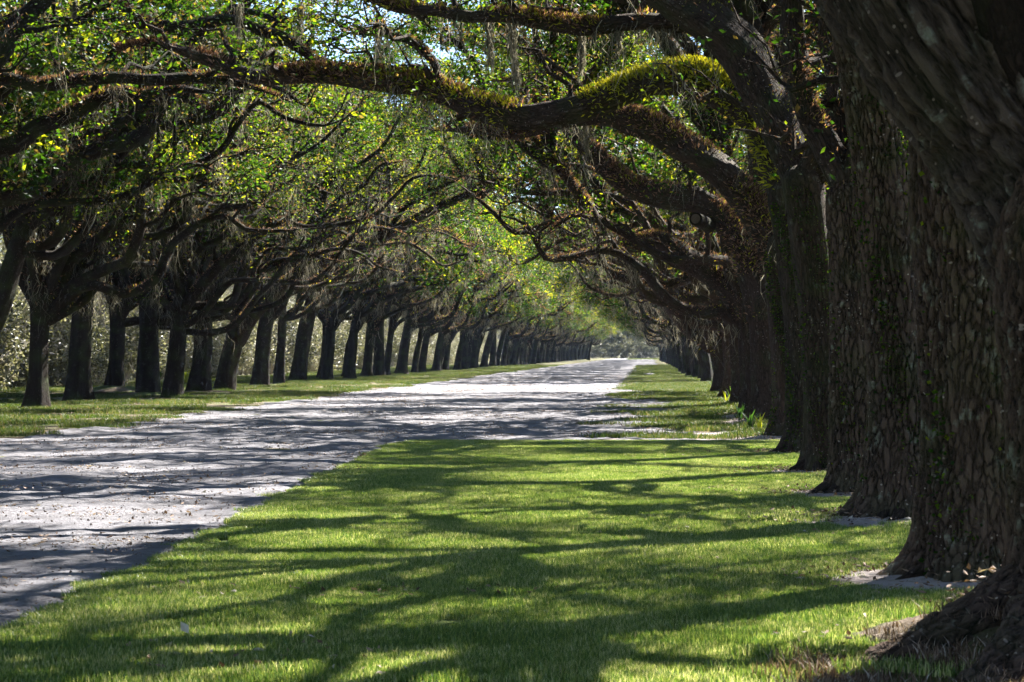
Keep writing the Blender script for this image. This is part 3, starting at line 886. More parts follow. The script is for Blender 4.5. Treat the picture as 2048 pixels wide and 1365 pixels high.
left_tree(37, 160, 803, [(158, 808, 38), (160, 730, 25), (165, 640, 24), (172, 560, 25), (180, 510, 25)],
          [([(180, 530, 22), (205, 505, 20), (256, 471, 18), (311, 434, 16), (359, 398, 14), (403, 365, 12), (450, 330, 10), (520, 290, 8), (600, 262, 5)], 84, dict(fern=500)),
           ([(176, 530, 17), (180, 430, 14), (195, 320, 11), (215, 200, 8), (240, 110, 5)], 86),
           ([(172, 540, 14), (150, 450, 12), (140, 350, 9), (120, 250, 6)], 87)],
          "broad straight oak, second upright trunk from the left edge, widest at its foot", mound=(1.0, 0.06))
left_tree(38, 230, 786, [(228, 790, 30), (233, 720, 18), (236, 650, 18), (238, 610, 20)],
          [([(236, 620, 12), (226, 570, 11), (220, 480, 10), (226, 380, 8), (240, 280, 5)], 103),
           ([(240, 625, 16), (258, 602, 15), (293, 570, 15), (348, 522, 15), (396, 491, 14), (458, 493, 13), (513, 494, 12), (550, 490, 11), (600, 460, 9), (650, 430, 8), (720, 400, 5)], 98,
            dict(fern=200))],
          "slim oak standing on a bare root mound with a long bough reaching right", mound=(1.6, 0.28))
left_tree(39, 297, 793, [(297, 798, 30), (296, 720, 24), (298, 650, 23), (300, 600, 23)],
          [([(300, 620, 18), (322, 520, 15), (340, 430, 13), (365, 330, 10), (400, 240, 6)], 94),
           ([(298, 620, 15), (285, 520, 12), (295, 420, 10), (290, 320, 7)], 96)],
          "thick oak with a swollen burr below its fork, just right of the root mound", mound=(1.2, 0.15))
left_tree(40, 346, 795, [(344, 800, 28), (350, 730, 20), (357, 660, 19), (362, 610, 19)],
          [([(360, 630, 14), (358, 550, 13), (350, 450, 12), (348, 370, 9), (360, 280, 6)], 91),
           ([(364, 625, 13), (388, 588, 12), (430, 540, 11), (480, 500, 9), (540, 455, 7), (610, 420, 4)], 90, dict(fern=250)),
           ([(355, 640, 9), (335, 610, 8), (320, 600, 7), (300, 590, 5)], 91, dict(nsec=1))],
          "slightly tilted oak between the burr oak and the wide footed one", mound=(0.9, 0.05))
left_tree(41, 403, 787, [(398, 792, 34), (404, 720, 21), (408, 640, 19), (420, 570, 18)],
          [([(418, 590, 14), (440, 520, 12), (470, 440, 11), (500, 370, 9), (540, 300, 6)], 103, dict(fern=250)),
           ([(412, 600, 13), (400, 500, 11), (370, 400, 9), (340, 320, 6)], 101)],
          "oak with a flared foot spreading to the left, dark ivy round its trunk", mound=(1.2, 0.12))
left_tree(42, 452, 781, [(449, 786, 28), (458, 730, 22), (470, 680, 22), (479, 640, 19), (486, 580, 16), (494, 500, 14)],
          [([(494, 510, 13), (503, 430, 11), (500, 350, 9), (520, 250, 6)], 109),
           ([(474, 685, 15), (500, 640, 14), (531, 606, 14), (586, 555, 13), (641, 524, 12), (700, 507, 11), (780, 467, 10), (860, 422, 9), (930, 392, 8), (1010, 368, 6), (1060, 350, 4)], 106,
            dict(fern=250, nsec=7)),
           ([(486, 560, 10), (530, 500, 9), (580, 450, 8), (640, 400, 6)], 112, dict(fern=200))],
          "forked oak whose long straight bough slants up to the right over the road")
left_tree(43, 522, 773, [(520, 777, 24), (526, 710, 17), (532, 650, 17), (545, 600, 17)],
          [([(543, 610, 13), (580, 550, 11), (620, 480, 9), (680, 430, 7)], 124, dict(fern=200))],
          "oak standing right of the forked oak, grass around its foot")
left_tree(44, 560, 768, [(559, 771, 15), (562, 700, 10), (564, 640, 10), (560, 560, 9)],
          [([(561, 580, 8), (555, 480, 7), (560, 380, 5)], 132)],
          "thinnest straight oak of the left row, close beside a thicker one")
left_tree(45, 597, 763, [(594, 766, 22), (605, 700, 16), (614, 640, 16), (628, 590, 15)],
          [([(625, 600, 13), (660, 540, 11), (710, 490, 9), (770, 440, 7), (830, 410, 4)], 142, dict(fern=200))],
          "oak with a trunk leaning right, next after the thinnest one")
left_tree(46, 650, 757, [(648, 760, 19), (652, 710, 12), (655, 660, 12), (656, 640, 13)],
          [([(655, 650, 9), (640, 610, 8), (630, 560, 7), (635, 480, 4)], 161), ([(657, 650, 9), (680, 610, 8), (705, 570, 6), (740, 530, 4)], 160, dict(fern=200))],
          "oak forking low like a Y beside a dark stump at its foot")


# ------------------------------------------------------------------ archetypes for the rest of both rows
def archetype(seed, lod=1, lean=0.3, h=4.2, r=0.33, leafn=80, leafsize=0.21, low=False):
    """An oak whose road side is +X."""
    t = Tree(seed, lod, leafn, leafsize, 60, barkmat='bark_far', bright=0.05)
    rng = t.rng
    lx = lean * h * rng.uniform(0.3, 0.8)
    P = np.array([(0, 0, -0.15), (0.05, 0, 0.7), (lx * 0.35, rng.uniform(-0.1, 0.1), h * 0.45), (lx * 0.7, rng.uniform(-0.2, 0.2), h * 0.75), (lx, 0, h)])
    R = np.array([r * 1.35, r * 1.05, r * 0.95, r * 0.9, r * 0.8])
    t.make_trunk(P, R, 14, 0.35, (0.35, 0.5, 5, seed))
    top = P[-1]
    for k in range(3):
        t.free_limb(top if k else P[-2], PI / 2 + rng.uniform(-0.5, 0.5), rng.uniform(0.75, 1.1), rng.uniform(0.0, 0.25), rng.uniform(9, 13), r * rng.uniform(0.38, 0.55), wig=0.5, nsec=6, leafy=0.12, seclen=1.3, tw=3)
    n_in = 2
    for k in range(n_in):
        t.free_limb(top if k else P[-2], PI / 2 + rng.uniform(-0.6, 0.6), rng.uniform(0.75, 1.05), rng.uniform(0.0, 0.2), rng.uniform(9, 12), r * rng.uniform(0.5, 0.75), wig=0.42, nsec=8, moss=3, leafy=0.5)
    t.free_limb(top, -PI / 2 + rng.uniform(-0.6, 0.6), 0.95, 0.2, rng.uniform(5, 8), r * 0.5, nsec=6)
    t.free_limb(top, rng.uniform(0, 6.28), 1.35, 1.05, rng.uniform(9, 11.5), r * 0.55, nsec=9)
    t.free_limb(top, PI / 2 + rng.uniform(-0.9, 0.9), 1.25, 0.6, rng.uniform(10, 12), r * 0.5, nsec=9)
    t.free_limb(top, PI / 2 + rng.uniform(-0.5, 0.5), 1.0, 0.65, rng.uniform(11, 13), r * 0.45, nsec=9)
    return t


ARC = []
specs = [(101, .2, 4.0, .30), (102, .3, 3.4, .28), (103, .05, 4.6, .33), (104, .22, 3.8, .25), (105, .35, 4.4, .31), (106, .1, 3.2, .28)]
far = []
rngp = np.random.default_rng(77)
ORD = "first second third fourth fifth sixth seventh eighth ninth tenth eleventh twelfth thirteenth fourteenth fifteenth sixteenth seventeenth eighteenth nineteenth twentieth".split()
cntr = {'R': 0, 'L': 0}
# unseen oaks carry the avenue on past the camera, added to block sky light
for y in (8.0, 1.5, -5, -11.5, -18):
    far.append(('R', y, 2.6 if y > 0 else 2.9))
for y in (24, 18, 12, 6, 0, -6.5, -13):
    far.append(('L', y, -17.5))
y = 139.0
while y < 600:
    far.append(('R', y, 3.05 + rngp.normal(0, 0.2) - max(0, y - 300) * 0.0007))
    y += rngp.uniform(5.6, 7.6)
lx_known = [(685, 170)]
y = 150.0
while y < 690:
    far.append(('L', y, -18.6 + rngp.normal(0, 0.35) + min(1.5, (y - 170) * 0.006)))
    y += rngp.uniform(5.4, 7.6)
MIDR = ["oak of the right row amid the close dark trunks past the leaning limb",
        "oak of the right row in the close dark ranks, seen edge on behind its neighbour"]
protos = []
for i, sp in enumerate(specs):
    sd, ln, hh, rr_ = sp
    protos.append((archetype(sd, 1, ln, hh, rr_), sd))
made = {}
for i, (sd_, yy, xx) in enumerate(far):
    k = int(rngp.integers(0, len(protos)))
    rt = (PI if sd_ == 'R' else 0) + rngp.uniform(-0.35, 0.35)
    sc = rngp.uniform(0.88, 1.12)
    mir = rngp.uniform() < 0.5
    near = yy < 260
    if sd_ == 'R':
        lab = ("unseen right row oak beside and behind the viewpoint, added to block sky light" if yy < 12 else "oak among the closely overlapping dark trunks midway down the right row" if near else
               "distant oak among the small merged trunks at the far end of the right row")
        grp = 'overlapping oaks midway down the right row' if near else 'distant oaks of the right row'
    else:
        lab = ("unseen left row oak level with and behind the viewpoint, added to block sky light" if yy < 40 else "dark oak in the dense rank of trunks midway down the left row" if near else
               "distant oak in the bluish merged trunks at the far end of the left row")
        grp = 'ranked oaks midway down the left row' if near else 'distant oaks of the left row'
    if 40 < yy < 260 and cntr[sd_] < 20:
        q = ORD[cntr[sd_]]
        cntr[sd_] += 1
        lab = (q + " right row trunk beyond the long low leaning limb, counting into the distance" if sd_ == 'R' else
               q + " dark trunk to the right of the low Y forked oak in the left row")
    if yy < 40:
        grp = 'unseen avenue oaks added beside and behind the viewpoint'
    props = dict(label=lab, category=CAT, group=grp)
    if k not in made:
        o = protos[k][0].finish((xx, yy, 0), rt, **props)
        made[k] = o
        o.scale = (sc, sc, sc)
    else:
        # mirroring across the row's own axis keeps the road side
        o = copy_tree(made[k], (xx, yy, 0), rt, (sc, sc * (-1 if mir else 1), sc * rngp.uniform(0.92, 1.1)), **props)
    if 40 < yy < 350:
        MOUNDS.append((xx, yy, 1.0, rngp.uniform(0.02, 0.12)))

# surface roots of the nearest oak
b0 = RIGHT[0].location
for i, pts in enumerate(([(2.25, 13.2, .42, .34), (1.95, 13.05, .24, .27), (1.62, 12.85, .10, .22), (1.2, 12.6, 0.0, .15), (.8, 12.3, -.12, .09)],
                         [(2.3, 13.1, .40, .32), (2.1, 12.7, .22, .24), (1.85, 12.3, .08, .18), (1.5, 11.9, -.05, .12)],
                         [(2.2, 13.3, .30, .22), (1.8, 13.45, .12, .14), (1.45, 13.5, .02, .09), (1.1, 13.7, -.06, .05)],
                         [(2.4, 13.0, .40, .30), (2.45, 12.5, .2, .22), (2.3, 12.0, .05, .16), (2.2, 11.5, -.1, .1)])):
    pts = np.array(pts)
    P, R_ = spline(pts[:, :3] - np.array(b0), pts[:, 3], 0.03)
    rb = Buf()
    tube(rb, P, R_, 60, np.random.default_rng(20 + i), 0.10)
    rb.build("root", M['bark_near'], RIGHT[0], 'bco', True)

rr = np.random.default_rng(8)
for ti in (1, 2, 3, 4, 5):
    bt = np.array(RIGHT[ti].location)
    for az in (-1.9, -2.6, -1.3, 2.9):
        az += rr.uniform(-0.2, 0.2)
        L_ = rr.uniform(0.3, 0.6)
        t_ = np.linspace(0, 1, 6)
        bend = az + rr.uniform(-0.5, 0.5) * t_
        P = np.stack([np.sin(bend), np.cos(bend), np.zeros(6)], -1) * (0.28 + L_ * t_)[:, None]
        P[:, 2] = hgt(P[:, 0] + bt[0], P[:, 1] + bt[1]) + 0.07 * (1 - t_) ** 2 - 0.05 * t_
        P, R_ = spline(P, 0.06 * (1 - t_) + 0.02, 0.04)
        rb = Buf()
        tube(rb, P, R_, 20, rr, 0.12)
        rb.build("root", M['bark_hero'], RIGHT[ti], 'bco', True)

# oak crown at the far end of the tunnel, sunlight put into its leaf tones
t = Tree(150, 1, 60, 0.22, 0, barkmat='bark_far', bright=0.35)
t.make_trunk(np.array([(0, 0, 0), (0.3, 0, 2), (0.8, 0, 4.5)]), np.array([.3, .25, .2]), 10, 0.5)
for k in range(7):
    t.free_limb((0.8, 0, 4.5), k * 0.9, 0.9, 0.1, 7, 0.12, nsec=8)
t.finish((-13.5, 560, 0), label="oak crown at the far end of the tunnel, sunlit glow put into its pale green leaves", category=CAT)

# ------------------------------------------------------------------ the wood behind both rows
def slender(seed, h, leafy, r=0.11):
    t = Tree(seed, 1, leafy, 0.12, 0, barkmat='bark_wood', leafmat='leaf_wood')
    rng = t.rng
    P = np.array([(0, 0, -0.1), (rng.uniform(-.2, .2), 0, h * 0.3), (rng.uniform(-.6, .6), rng.uniform(-.4, .4), h * 0.65), (rng.uniform(-1, 1), rng.uniform(-.6, .6), h)])
    t.make_trunk(P, np.array([r, r * 0.85, r * 0.6, 0.02]), 8, 0.8, (0.2, 0.3, 4, 1), 0.03)
    tp = t.tp
    b = Buf()
    for q in range(17):
        k = int(len(tp) * (0.18 + 0.8 * q / 17))
        az = rng.uniform(0, 6.28)
        P2 = walk(rng, tp[min(k, len(tp) - 1)], az, rng.uniform(0.2, 1.1), rng.uniform(0.3, 1.0), rng.uniform(1.5, 4.0), 0.4, 0.7)
        R2 = np.linspace(0.035, 0.01, len(P2))
        tube(b, P2, R2, 4, rng, 0)
        for w_ in range(6):
            t.twig(b, P2[rng.integers(1, len(P2))], az + rng.uniform(-1.5, 1.5), rng.uniform(-0.1, 1.2), rng.uniform(0.7, 2.0), 0.012)
    t.limbs.append(b)
    return t


wood = []
wr = np.random.default_rng(5)
src = []
for i in range(4):
    src.append(slender(200 + i, [11, 13, 9.5, 14.5][i], [60, 55, 70, 45][i], [.10, .14, .08, .16][i]))
wpos = []
for _ in range(200):
    Yp = 60 + 420 * wr.uniform() ** 1.3
    wpos.append((-25 - 36 * wr.uniform() ** 1.2 - Yp * 0.02, Yp, 'L'))
for _ in range(70):
    Yp = 60 + 450 * wr.uniform()
    wpos.append((16 + 30 * wr.uniform() ** 1.2, Yp, 'R'))
for _ in range(24):  # hidden slender trees, added so their shadows streak the lawn
    wpos.insert(4, (wr.uniform(6.8, 13), wr.uniform(26, 80), 'N'))
wmade = {}
for i, (xx, yy, sd_) in enumerate(wpos):
    k = i % 4
    props = dict(label=("slender grey tree in the sunlit wood behind the left row of oaks" if sd_ == 'L' else "slender tree in the wood glimpsed behind the right row of oaks" if sd_ == 'R' else "unseen slender tree added just outside the right row to streak the lawn with shadow"),
                 category='slender tree', group=('wood behind the left row' if sd_ == 'L' else 'wood behind the right row'))
    if k not in wmade:
        o = src[k].finish((xx, yy, 0), wr.uniform(0, 6.28), **props)
        o.name = "slender_tree"
        wmade[k] = o
    else:
        s_ = wr.uniform(0.75, 1.25)
        o = copy_tree(wmade[k], (xx, yy, 0), wr.uniform(0, 6.28), (s_, s_, s_ * wr.uniform(0.9, 1.15)), **props)
        o.name = "slender_tree"


# ------------------------------------------------------------------ scattered stuff through geometry nodes
def scatter(name, sources, pts, rots, scales, **props):
    """One object of kind stuff: SOURCES (meshes) instanced on points."""
    me = bpy.data.meshes.new(name)
    pts = np.asarray(pts, dtype=np.float32)
    me.vertices.add(len(pts))
    me.vertices.foreach_set('co', pts.ravel())
    rots = np.asarray(rots, dtype=np.float32)
    if rots.ndim == 1:
        rots = np.stack([rots * 0, rots * 0, rots], -1)
    a_ = me.attributes.new('rot', 'FLOAT_VECTOR', 'POINT')
    a_.data.foreach_set('vector', rots.astype(np.float32).ravel())
    a_ = me.attributes.new('scl', 'FLOAT', 'POINT')
    a_.data.foreach_set('value', np.asarray(scales, dtype=np.float32))
    a_ = me.attributes.new('pick', 'INT', 'POINT')
    a_.data.foreach_set('value', np.random.default_rng(len(pts)).integers(0, len(sources), len(pts)).astype(np.int32))
    o = add(name, me, None, kind='stuff', **props)
    ng = bpy.data.node_groups.new(name, 'GeometryNodeTree')
    ng.interface.new_socket('Geometry', in_out='INPUT', socket_type='NodeSocketGeometry')
    ng.interface.new_socket('Geometry', in_out='OUTPUT', socket_type='NodeSocketGeometry')
    gi, go = ng.nodes.new('NodeGroupInput'), ng.nodes.new('NodeGroupOutput')
    join = ng.nodes.new('GeometryNodeJoinGeometry')
    rot = ng.nodes.new('GeometryNodeInputNamedAttribute'); rot.data_type = 'FLOAT_VECTOR'; rot.inputs[0].default_value = 'rot'
    scl = ng.nodes.new('GeometryNodeInputNamedAttribute'); scl.data_type = 'FLOAT'; scl.inputs[0].default_value = 'scl'
    pk = ng.nodes.new('GeometryNodeInputNamedAttribute'); pk.data_type = 'INT'; pk.inputs[0].default_value = 'pick'
    for i, sm in enumerate(sources):
        so = bpy.data.objects.new(name + "_source", sm)
        inf = ng.nodes.new('GeometryNodeObjectInfo')
        inf.inputs['Object'].default_value = so
        inf.inputs['As Instance'].default_value = True
        cmp_ = ng.nodes.new('FunctionNodeCompare'); cmp_.data_type = 'INT'; cmp_.operation = 'EQUAL'
        ng.links.new(pk.outputs[0], cmp_.inputs[2])
        cmp_.inputs[3].default_value = i
        ip = ng.nodes.new('GeometryNodeInstanceOnPoints')
        ng.links.new(gi.outputs[0], ip.inputs['Points'])
        ng.links.new(cmp_.outputs[0], ip.inputs['Selection'])
        ng.links.new(inf.outputs['Geometry'], ip.inputs['Instance'])
        ng.links.new(rot.outputs[0], ip.inputs['Rotation'])
        ng.links.new(scl.outputs[0], ip.inputs['Scale'])
        ng.links.new(ip.outputs[0], join.inputs[0])
    ng.links.new(join.outputs[0], go.inputs[0])
    md = o.modifiers.new('scatter', 'NODES')
    md.node_group = ng
    return o


def lawn_edge(yy):
    return np.interp(yy, [12, 15, 20.4, 30.7, 40, 45, 46.5], [-3.72, -3.78, -3.84, -4.16, -4.42, -4.5, -4.1]) + 0.035 * np.sin(yy * 1.7) + 0.03 * np.sin(yy * 4.3 + 1)


def blade_patch(seed, n, side, h, wdt, lean=0.5, rbias=0.0):
    rng = np.random.default_rng(seed)
    C = np.stack([rng.uniform(-side / 2, side / 2, n), rng.uniform(-side / 2, side / 2, n), np.zeros(n)], -1)
    hh = h * rng.uniform(0.45, 1.3, n)
    az = rng.uniform(0, 6.28, n)
    ln = lean * rng.uniform(0, 1, n) * hh
    D = np.stack([np.cos(az) * ln, np.sin(az) * ln, hh], -1)
    a2 = rng.uniform(0, 6.28, n)
    W = np.stack([np.cos(a2), np.sin(a2), np.zeros(n)], -1) * wdt * rng.uniform(0.6, 1.3, (n, 1))
    mid = C + D * np.array([0.35, 0.35, 0.6])
    V = np.stack([C - W * 0.5, C + W * 0.5, mid + W * 0.42, mid - W * 0.42, C + D + W * 0.06, C + D - W * 0.06], 1).reshape(-1, 3)
    b = np.arange(n)[:, None] * 6
    Q = np.concatenate([b + np.array([[0, 1, 2, 3]]), b + np.array([[3, 2, 4, 5]])])
    r = np.repeat(np.clip(rng.uniform(0, 1, n) + rbias, 0, 1), 6)
    return V, Q, r


def patch_mesh(name, seed, n, side, h, wdt, material, **kw):
    V, Q, r = blade_patch(seed, n, side, h, wdt, **kw)
    return to_mesh(name, V, Q, {'rnd': r}, False, [material])


def vnoise(x, y, sc, seed=0):
    """Smooth value noise, vectorised."""
    x = np.asarray(x) / sc
    y = np.asarray(y) / sc
    xi, yi = np.floor(x).astype(int), np.floor(y).astype(int)
    fx, fy = x - xi, y - yi
    fx, fy = fx * fx * (3 - 2 * fx), fy * fy * (3 - 2 * fy)

    def hsh(a, b):
        n = (a * 374761393 + b * 668265263 + seed * 1274126177) & 0x7fffffff
        n = ((n ^ (n >> 13)) * 1274126177) & 0x7fffffff
        return ((n ^ (n >> 16)) & 0xffff) / 65535.0
    return (hsh(xi, yi) * (1 - fx) + hsh(xi + 1, yi) * fx) * (1 - fy) + (hsh(xi, yi + 1) * (1 - fx) + hsh(xi + 1, yi + 1) * fx) * fy


# ------------------------------------------------------------------ ground sheets
def sheet(name, xs, ys, zfun, material, keep=None, **props):
    X, Y = np.meshgrid(xs, ys)
    Z = zfun(X, Y)
    V = np.stack([X, Y, Z], -1).reshape(-1, 3)
    nx, ny = len(xs), len(ys)
    i = np.arange(ny - 1)[:, None] * nx
    j = np.arange(nx - 1)[None]
    Q = np.stack([i + j, i + j + 1, i + nx + j + 1, i + nx + j], -1).reshape(-1, 4)
    if keep is not None:
        cx_ = V[Q][:, :, 0].mean(1)
        cy_ = V[Q][:, :, 1].mean(1)
        Q = Q[keep(cx_, cy_)]
    me = to_mesh(name, V, Q, None, True, [material])
    return add(name, me, None, **props)


def ygrid(y0, y1, s0, grow):
    out = [y0]
    while out[-1] < y1:
        out.append(out[-1] + s0 * max(1, (out[-1] / 40.0)) ** grow)
    return np.array(out)


ys = np.concatenate([[-60, -20, 0, 6], ygrid(10, 420, 0.35, 1.3), [500, 650, 900, 1500, 3000]])
xs = np.concatenate([[-900, -300, -120, -60], np.linspace(-30, 8, 110), [14, 30, 60, 120, 300, 900]])
sheet("ground", xs, ys, lambda X, Y: hgt(X, Y) + 0.05 * (vnoise(X, Y, 1.6, 3) - 0.5) * (np.abs(X - 4) < 30) - 0.03, M['floor'], kind='structure')


def road_z(X, Y):
    z = 0.030 * (vnoise(X, Y, 0.9, 1) - 0.5) + 0.036 * (vnoise(X, Y, 0.28, 2) - 0.5) + 0.022 * (vnoise(X, Y, 0.11, 5) - 0.5)
    z = z + 0.05 * (vnoise(X * 2.2, Y * 0.25, 1.5, 7) - 0.5)
    under = np.clip((X - lawn_edge(Y) + 0.10) / 0.25, 0, 1) * (Y < 46.0)
    return z * (1 - under) + 0.012 - 0.045 * under


def bare_left(x, y):
    v = np.zeros_like(x)
    for mx, my, mr, mh in MOUNDS:
        if mh > 0.1 and mx < -10 and my < 120:
            v = np.maximum(v, np.exp(-((x - mx - 0.6) ** 2 / 1.6 + (y - my + 0.2) ** 2) / (mr * 1.2) ** 2))
    return v + 0.3 * (vnoise(x, y, 0.5, 71) - 0.5)


def bareness(x, y):
    v = np.zeros_like(x)
    for mx, my, mr, mh in MOUNDS[:7]:
        v = np.maximum(v, np.exp(-((x - mx + 0.2) ** 2 + ((y - my + 0.1) * 0.9) ** 2) / (mr * 0.85) ** 2))
    return v + 0.25 * (vnoise(x, y, 0.35, 61) - 0.5)


rx = np.linspace(-12.6, 1.4, 200)
ry = ygrid(13, 700, 0.10, 1.7)


def road_keep(x, y):
    l = -12.0 + 0.8 * (vnoise(x * 0 + 1, y, 3.0, 11) - 0.5) + (y - 60) * 0.0025
    r = np.where(y < 46.2, lawn_edge(y) + 0.45, 0.9 + 1.2 * (vnoise(x * 0 + 9, y, 3.5, 12) - 0.5))
    return (x > l) & (x < r)


sheet("dirt_road", rx, ry, road_z, M['road'], road_keep, kind='structure')
sheet("lawn", np.linspace(-5, 8, 200), np.linspace(11, 46.0, 220), lambda X, Y: hgt(X, Y) + 0.004 + 0.0 * X, M['lawn'],
      lambda x, y: (x > lawn_edge(y) + 0.02) & (bareness(x, y) < 0.5), kind='structure')
sheet("sand_strip", np.linspace(-1.0, 4.5, 50), np.concatenate([np.linspace(45.7, 64, 90), np.linspace(64.6, 190, 120)]), lambda X, Y: hgt(X, Y) + 0.012 + 0.03 * (vnoise(X, Y, 0.5, 4) - 0.5), M['sand'],
      lambda x, y: (y < 47.4 + 0.5 * np.sin(x)) | ((x > 0.2 + 1.5 * vnoise(x, y, 2, 8)) & (vnoise(x, y, 1.6, 9) > 0.42)), kind='structure')

sheet("bare_soil", np.linspace(0.2, 4.2, 110), np.linspace(11.5, 50, 420), lambda X, Y: hgt(X, Y) + 0.006 + 0.02 * (vnoise(X, Y, 0.2, 62) - 0.5), M['sand'],
      lambda x, y: (bareness(x, y) > 0.4) & (y > 15.5), kind='structure')

sheet("root_mound", np.linspace(0.3, 4.4, 90), np.linspace(10.5, 15.6, 110), lambda X, Y: hgt(X, Y) + 0.008 + 0.04 * (vnoise(X, Y, 0.22, 63) - 0.5) + 0.03 * (vnoise(X, Y, 0.09, 64) - 0.5), M['floor'],
      lambda x, y: (bareness(x, y) > 0.36), kind='structure')

sheet("bare_root_soil", np.linspace(-25, -13, 110), np.linspace(84, 118, 170), lambda X, Y: hgt(X, Y) + 0.03 + 0.05 * (vnoise(X, Y, 0.5, 72) - 0.5), M['floor'],
      lambda x, y: bare_left(x, y) > 0.4, kind='structure')

# mown lawn
gr = np.random.default_rng(9)
lp = [patch_mesh("lawn_patch", 900 + i, 1500, 0.5, 0.038, 0.0045, M['grass'], rbias=[-0.1, 0, 0.12][i]) for i in range(3)]
gx, gy = np.meshgrid(np.arange(-5.4, 5.5, 0.34), np.arange(12.5, 46.2, 0.36))
gx = gx.ravel() + gr.uniform(-.12, .12, gx.size)
gy = gy.ravel() + gr.uniform(-.12, .12, gy.size)
bare = bareness(gx, gy)
ok = (gx > lawn_edge(gy) + 0.17 + 0.1 * gr.uniform(-1, 1, gx.size)) & (gy < 45.9) & (bare < 0.42 + 0.1 * gr.uniform(-1, 1, gx.size))
gx, gy = gx[ok], gy[ok]
scatter("mown_grass", lp, np.stack([gx, gy, hgt(gx, gy)], -1), gr.uniform(0, 6.28, len(gx)), gr.uniform(0.8, 1.25, len(gx)) * (0.8 + 0.4 * vnoise(gx, gy, 1.2, 21)),
        label="bright mown lawn grass striped by tree shadows")

# finer tufts that follow the lawn's edge
ey_ = np.arange(12.6, 45.8, 0.07)
ey_ = ey_ + gr.uniform(-.03, .03, ey_.size)
ex_ = lawn_edge(ey_) + 0.09 + np.abs(gr.normal(0, 0.07, ey_.size))
tx_ = np.arange(-4.3, 3.5, 0.09)
ex_ = np.concatenate([ex_, tx_])
ey_ = np.concatenate([ey_, 45.95 + gr.normal(0, 0.12, tx_.size)])
ep = [patch_mesh("edge_patch", 915 + i, 240, 0.2, 0.035, 0.0045, M['grass'], lean=0.8) for i in range(2)]
scatter("edge_grass", ep, np.stack([ex_, ey_, hgt(ex_, ey_)], -1), gr.uniform(0, 6.28, len(ex_)), gr.uniform(0.8, 1.3, len(ex_)), label="ragged grass edge where the lawn meets the road")

# rough grass of the verges
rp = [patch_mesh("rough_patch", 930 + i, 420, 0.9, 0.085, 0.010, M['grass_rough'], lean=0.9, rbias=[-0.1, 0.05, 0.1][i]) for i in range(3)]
P_ = []
for x0, x1, y0, y1, st, fn in ((-27, -11.6, 40, 330, 0.7, lambda x, y: (x < -12.2 + 1.6 * (vnoise(x, y, 2.5, 31) - 0.4) + (y - 60) * 0.003) & (0.6 * vnoise(x, y, 1.7, 32) + 0.4 * vnoise(x, y * 0.5, 0.8, 34) > 0.52)),
                              (-0.9, 7, 46.5, 330, 0.5, lambda x, y: (vnoise(x, y, 1.1, 33) > 0.68 - 0.22 * np.clip((x + 0.6) / 2.0, 0, 1)) & (y > 47.5)),
                              (-5, 3.2, 600, 720, 1.6, lambda x, y: x < 99)):
    a_, b_ = np.meshgrid(np.arange(x0, x1, st), np.arange(y0, y1, st))
    a_ = a_.ravel() + gr.uniform(-.3, .3, a_.size)
    b_ = b_.ravel() + gr.uniform(-.3, .3, b_.size)
    k_ = fn(a_, b_)
    P_.append(np.stack([a_[k_], b_[k_]], -1))
P_ = np.concatenate(P_)
P_ = P_[(P_[:, 0] > -10) | (bare_left(P_[:, 0], P_[:, 1]) < 0.42)]
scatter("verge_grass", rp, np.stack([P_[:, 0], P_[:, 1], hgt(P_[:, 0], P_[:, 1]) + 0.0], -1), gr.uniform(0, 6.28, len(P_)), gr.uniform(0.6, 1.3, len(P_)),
        label="patchy rough grass along the verges under the oaks")


# clods and stones on the road, dead leaves
def clod(seed, s):
    rng = np.random.default_rng(seed)
    n, m_ = 5, 6
    P = np.array([(0, 0, -0.5), (0.02, 0, -0.2), (0, 0.03, 0.15), (0, 0, 0.45), (0, 0, 0.5)]) * s
    R = np.array([0.35, 0.55, 0.5, 0.3, 0.02]) * s
    b = Buf()
    V, _ = tube(b, P, R, m_, rng, 0)
    V += rng.normal(size=V.shape) * 0.09 * s
    return to_mesh("clod", V, np.concatenate(b.Q), None, False, [M['clod']])


cl = [clod(i, 0.012) for i in range(4)]
n = 26000
cx_ = gr.uniform(-12.5, 0.5, n)
cy_ = 14 + 150 * gr.uniform(0, 1, n) ** 1.5
keepc = road_keep(cx_, cy_) & (vnoise(cx_, cy_, 1.1, 41) > gr.uniform(0.1, 0.8, n))
edge = np.abs(cx_ - lawn_edge(cy_)) < 0.9
cx_, cy_ = cx_[keepc], cy_[keepc]
scatter("road_clods", cl, np.stack([cx_, cy_, road_z(cx_, cy_) + 0.008], -1), gr.uniform(0, 6.28, (len(cx_), 3)), gr.uniform(0.3, 1.3, len(cx_)) ** 2,
        label="small dirt clods and stones strewn over the road")


def leaf_mesh(seed, n, side, size, material, lo=0.0, hi=1.0):
    rng = np.random.default_rng(seed)
    b = Buf()
    C = np.stack([rng.uniform(-side / 2, side / 2, n), rng.uniform(-side / 2, side / 2, n), rng.uniform(0.004, 0.02, n)], -1)
    leaves(b, C, size, rng, 0.45, rng.uniform(lo, hi, n), up=None)
    V = np.concatenate(b.V)
    V[:, 2] = np.abs(V[:, 2]) * 0.6 + 0.004
    return to_mesh("leaf_litter_patch", V, np.concatenate(b.Q), {'rnd': np.concatenate(b.A)}, False, [material])


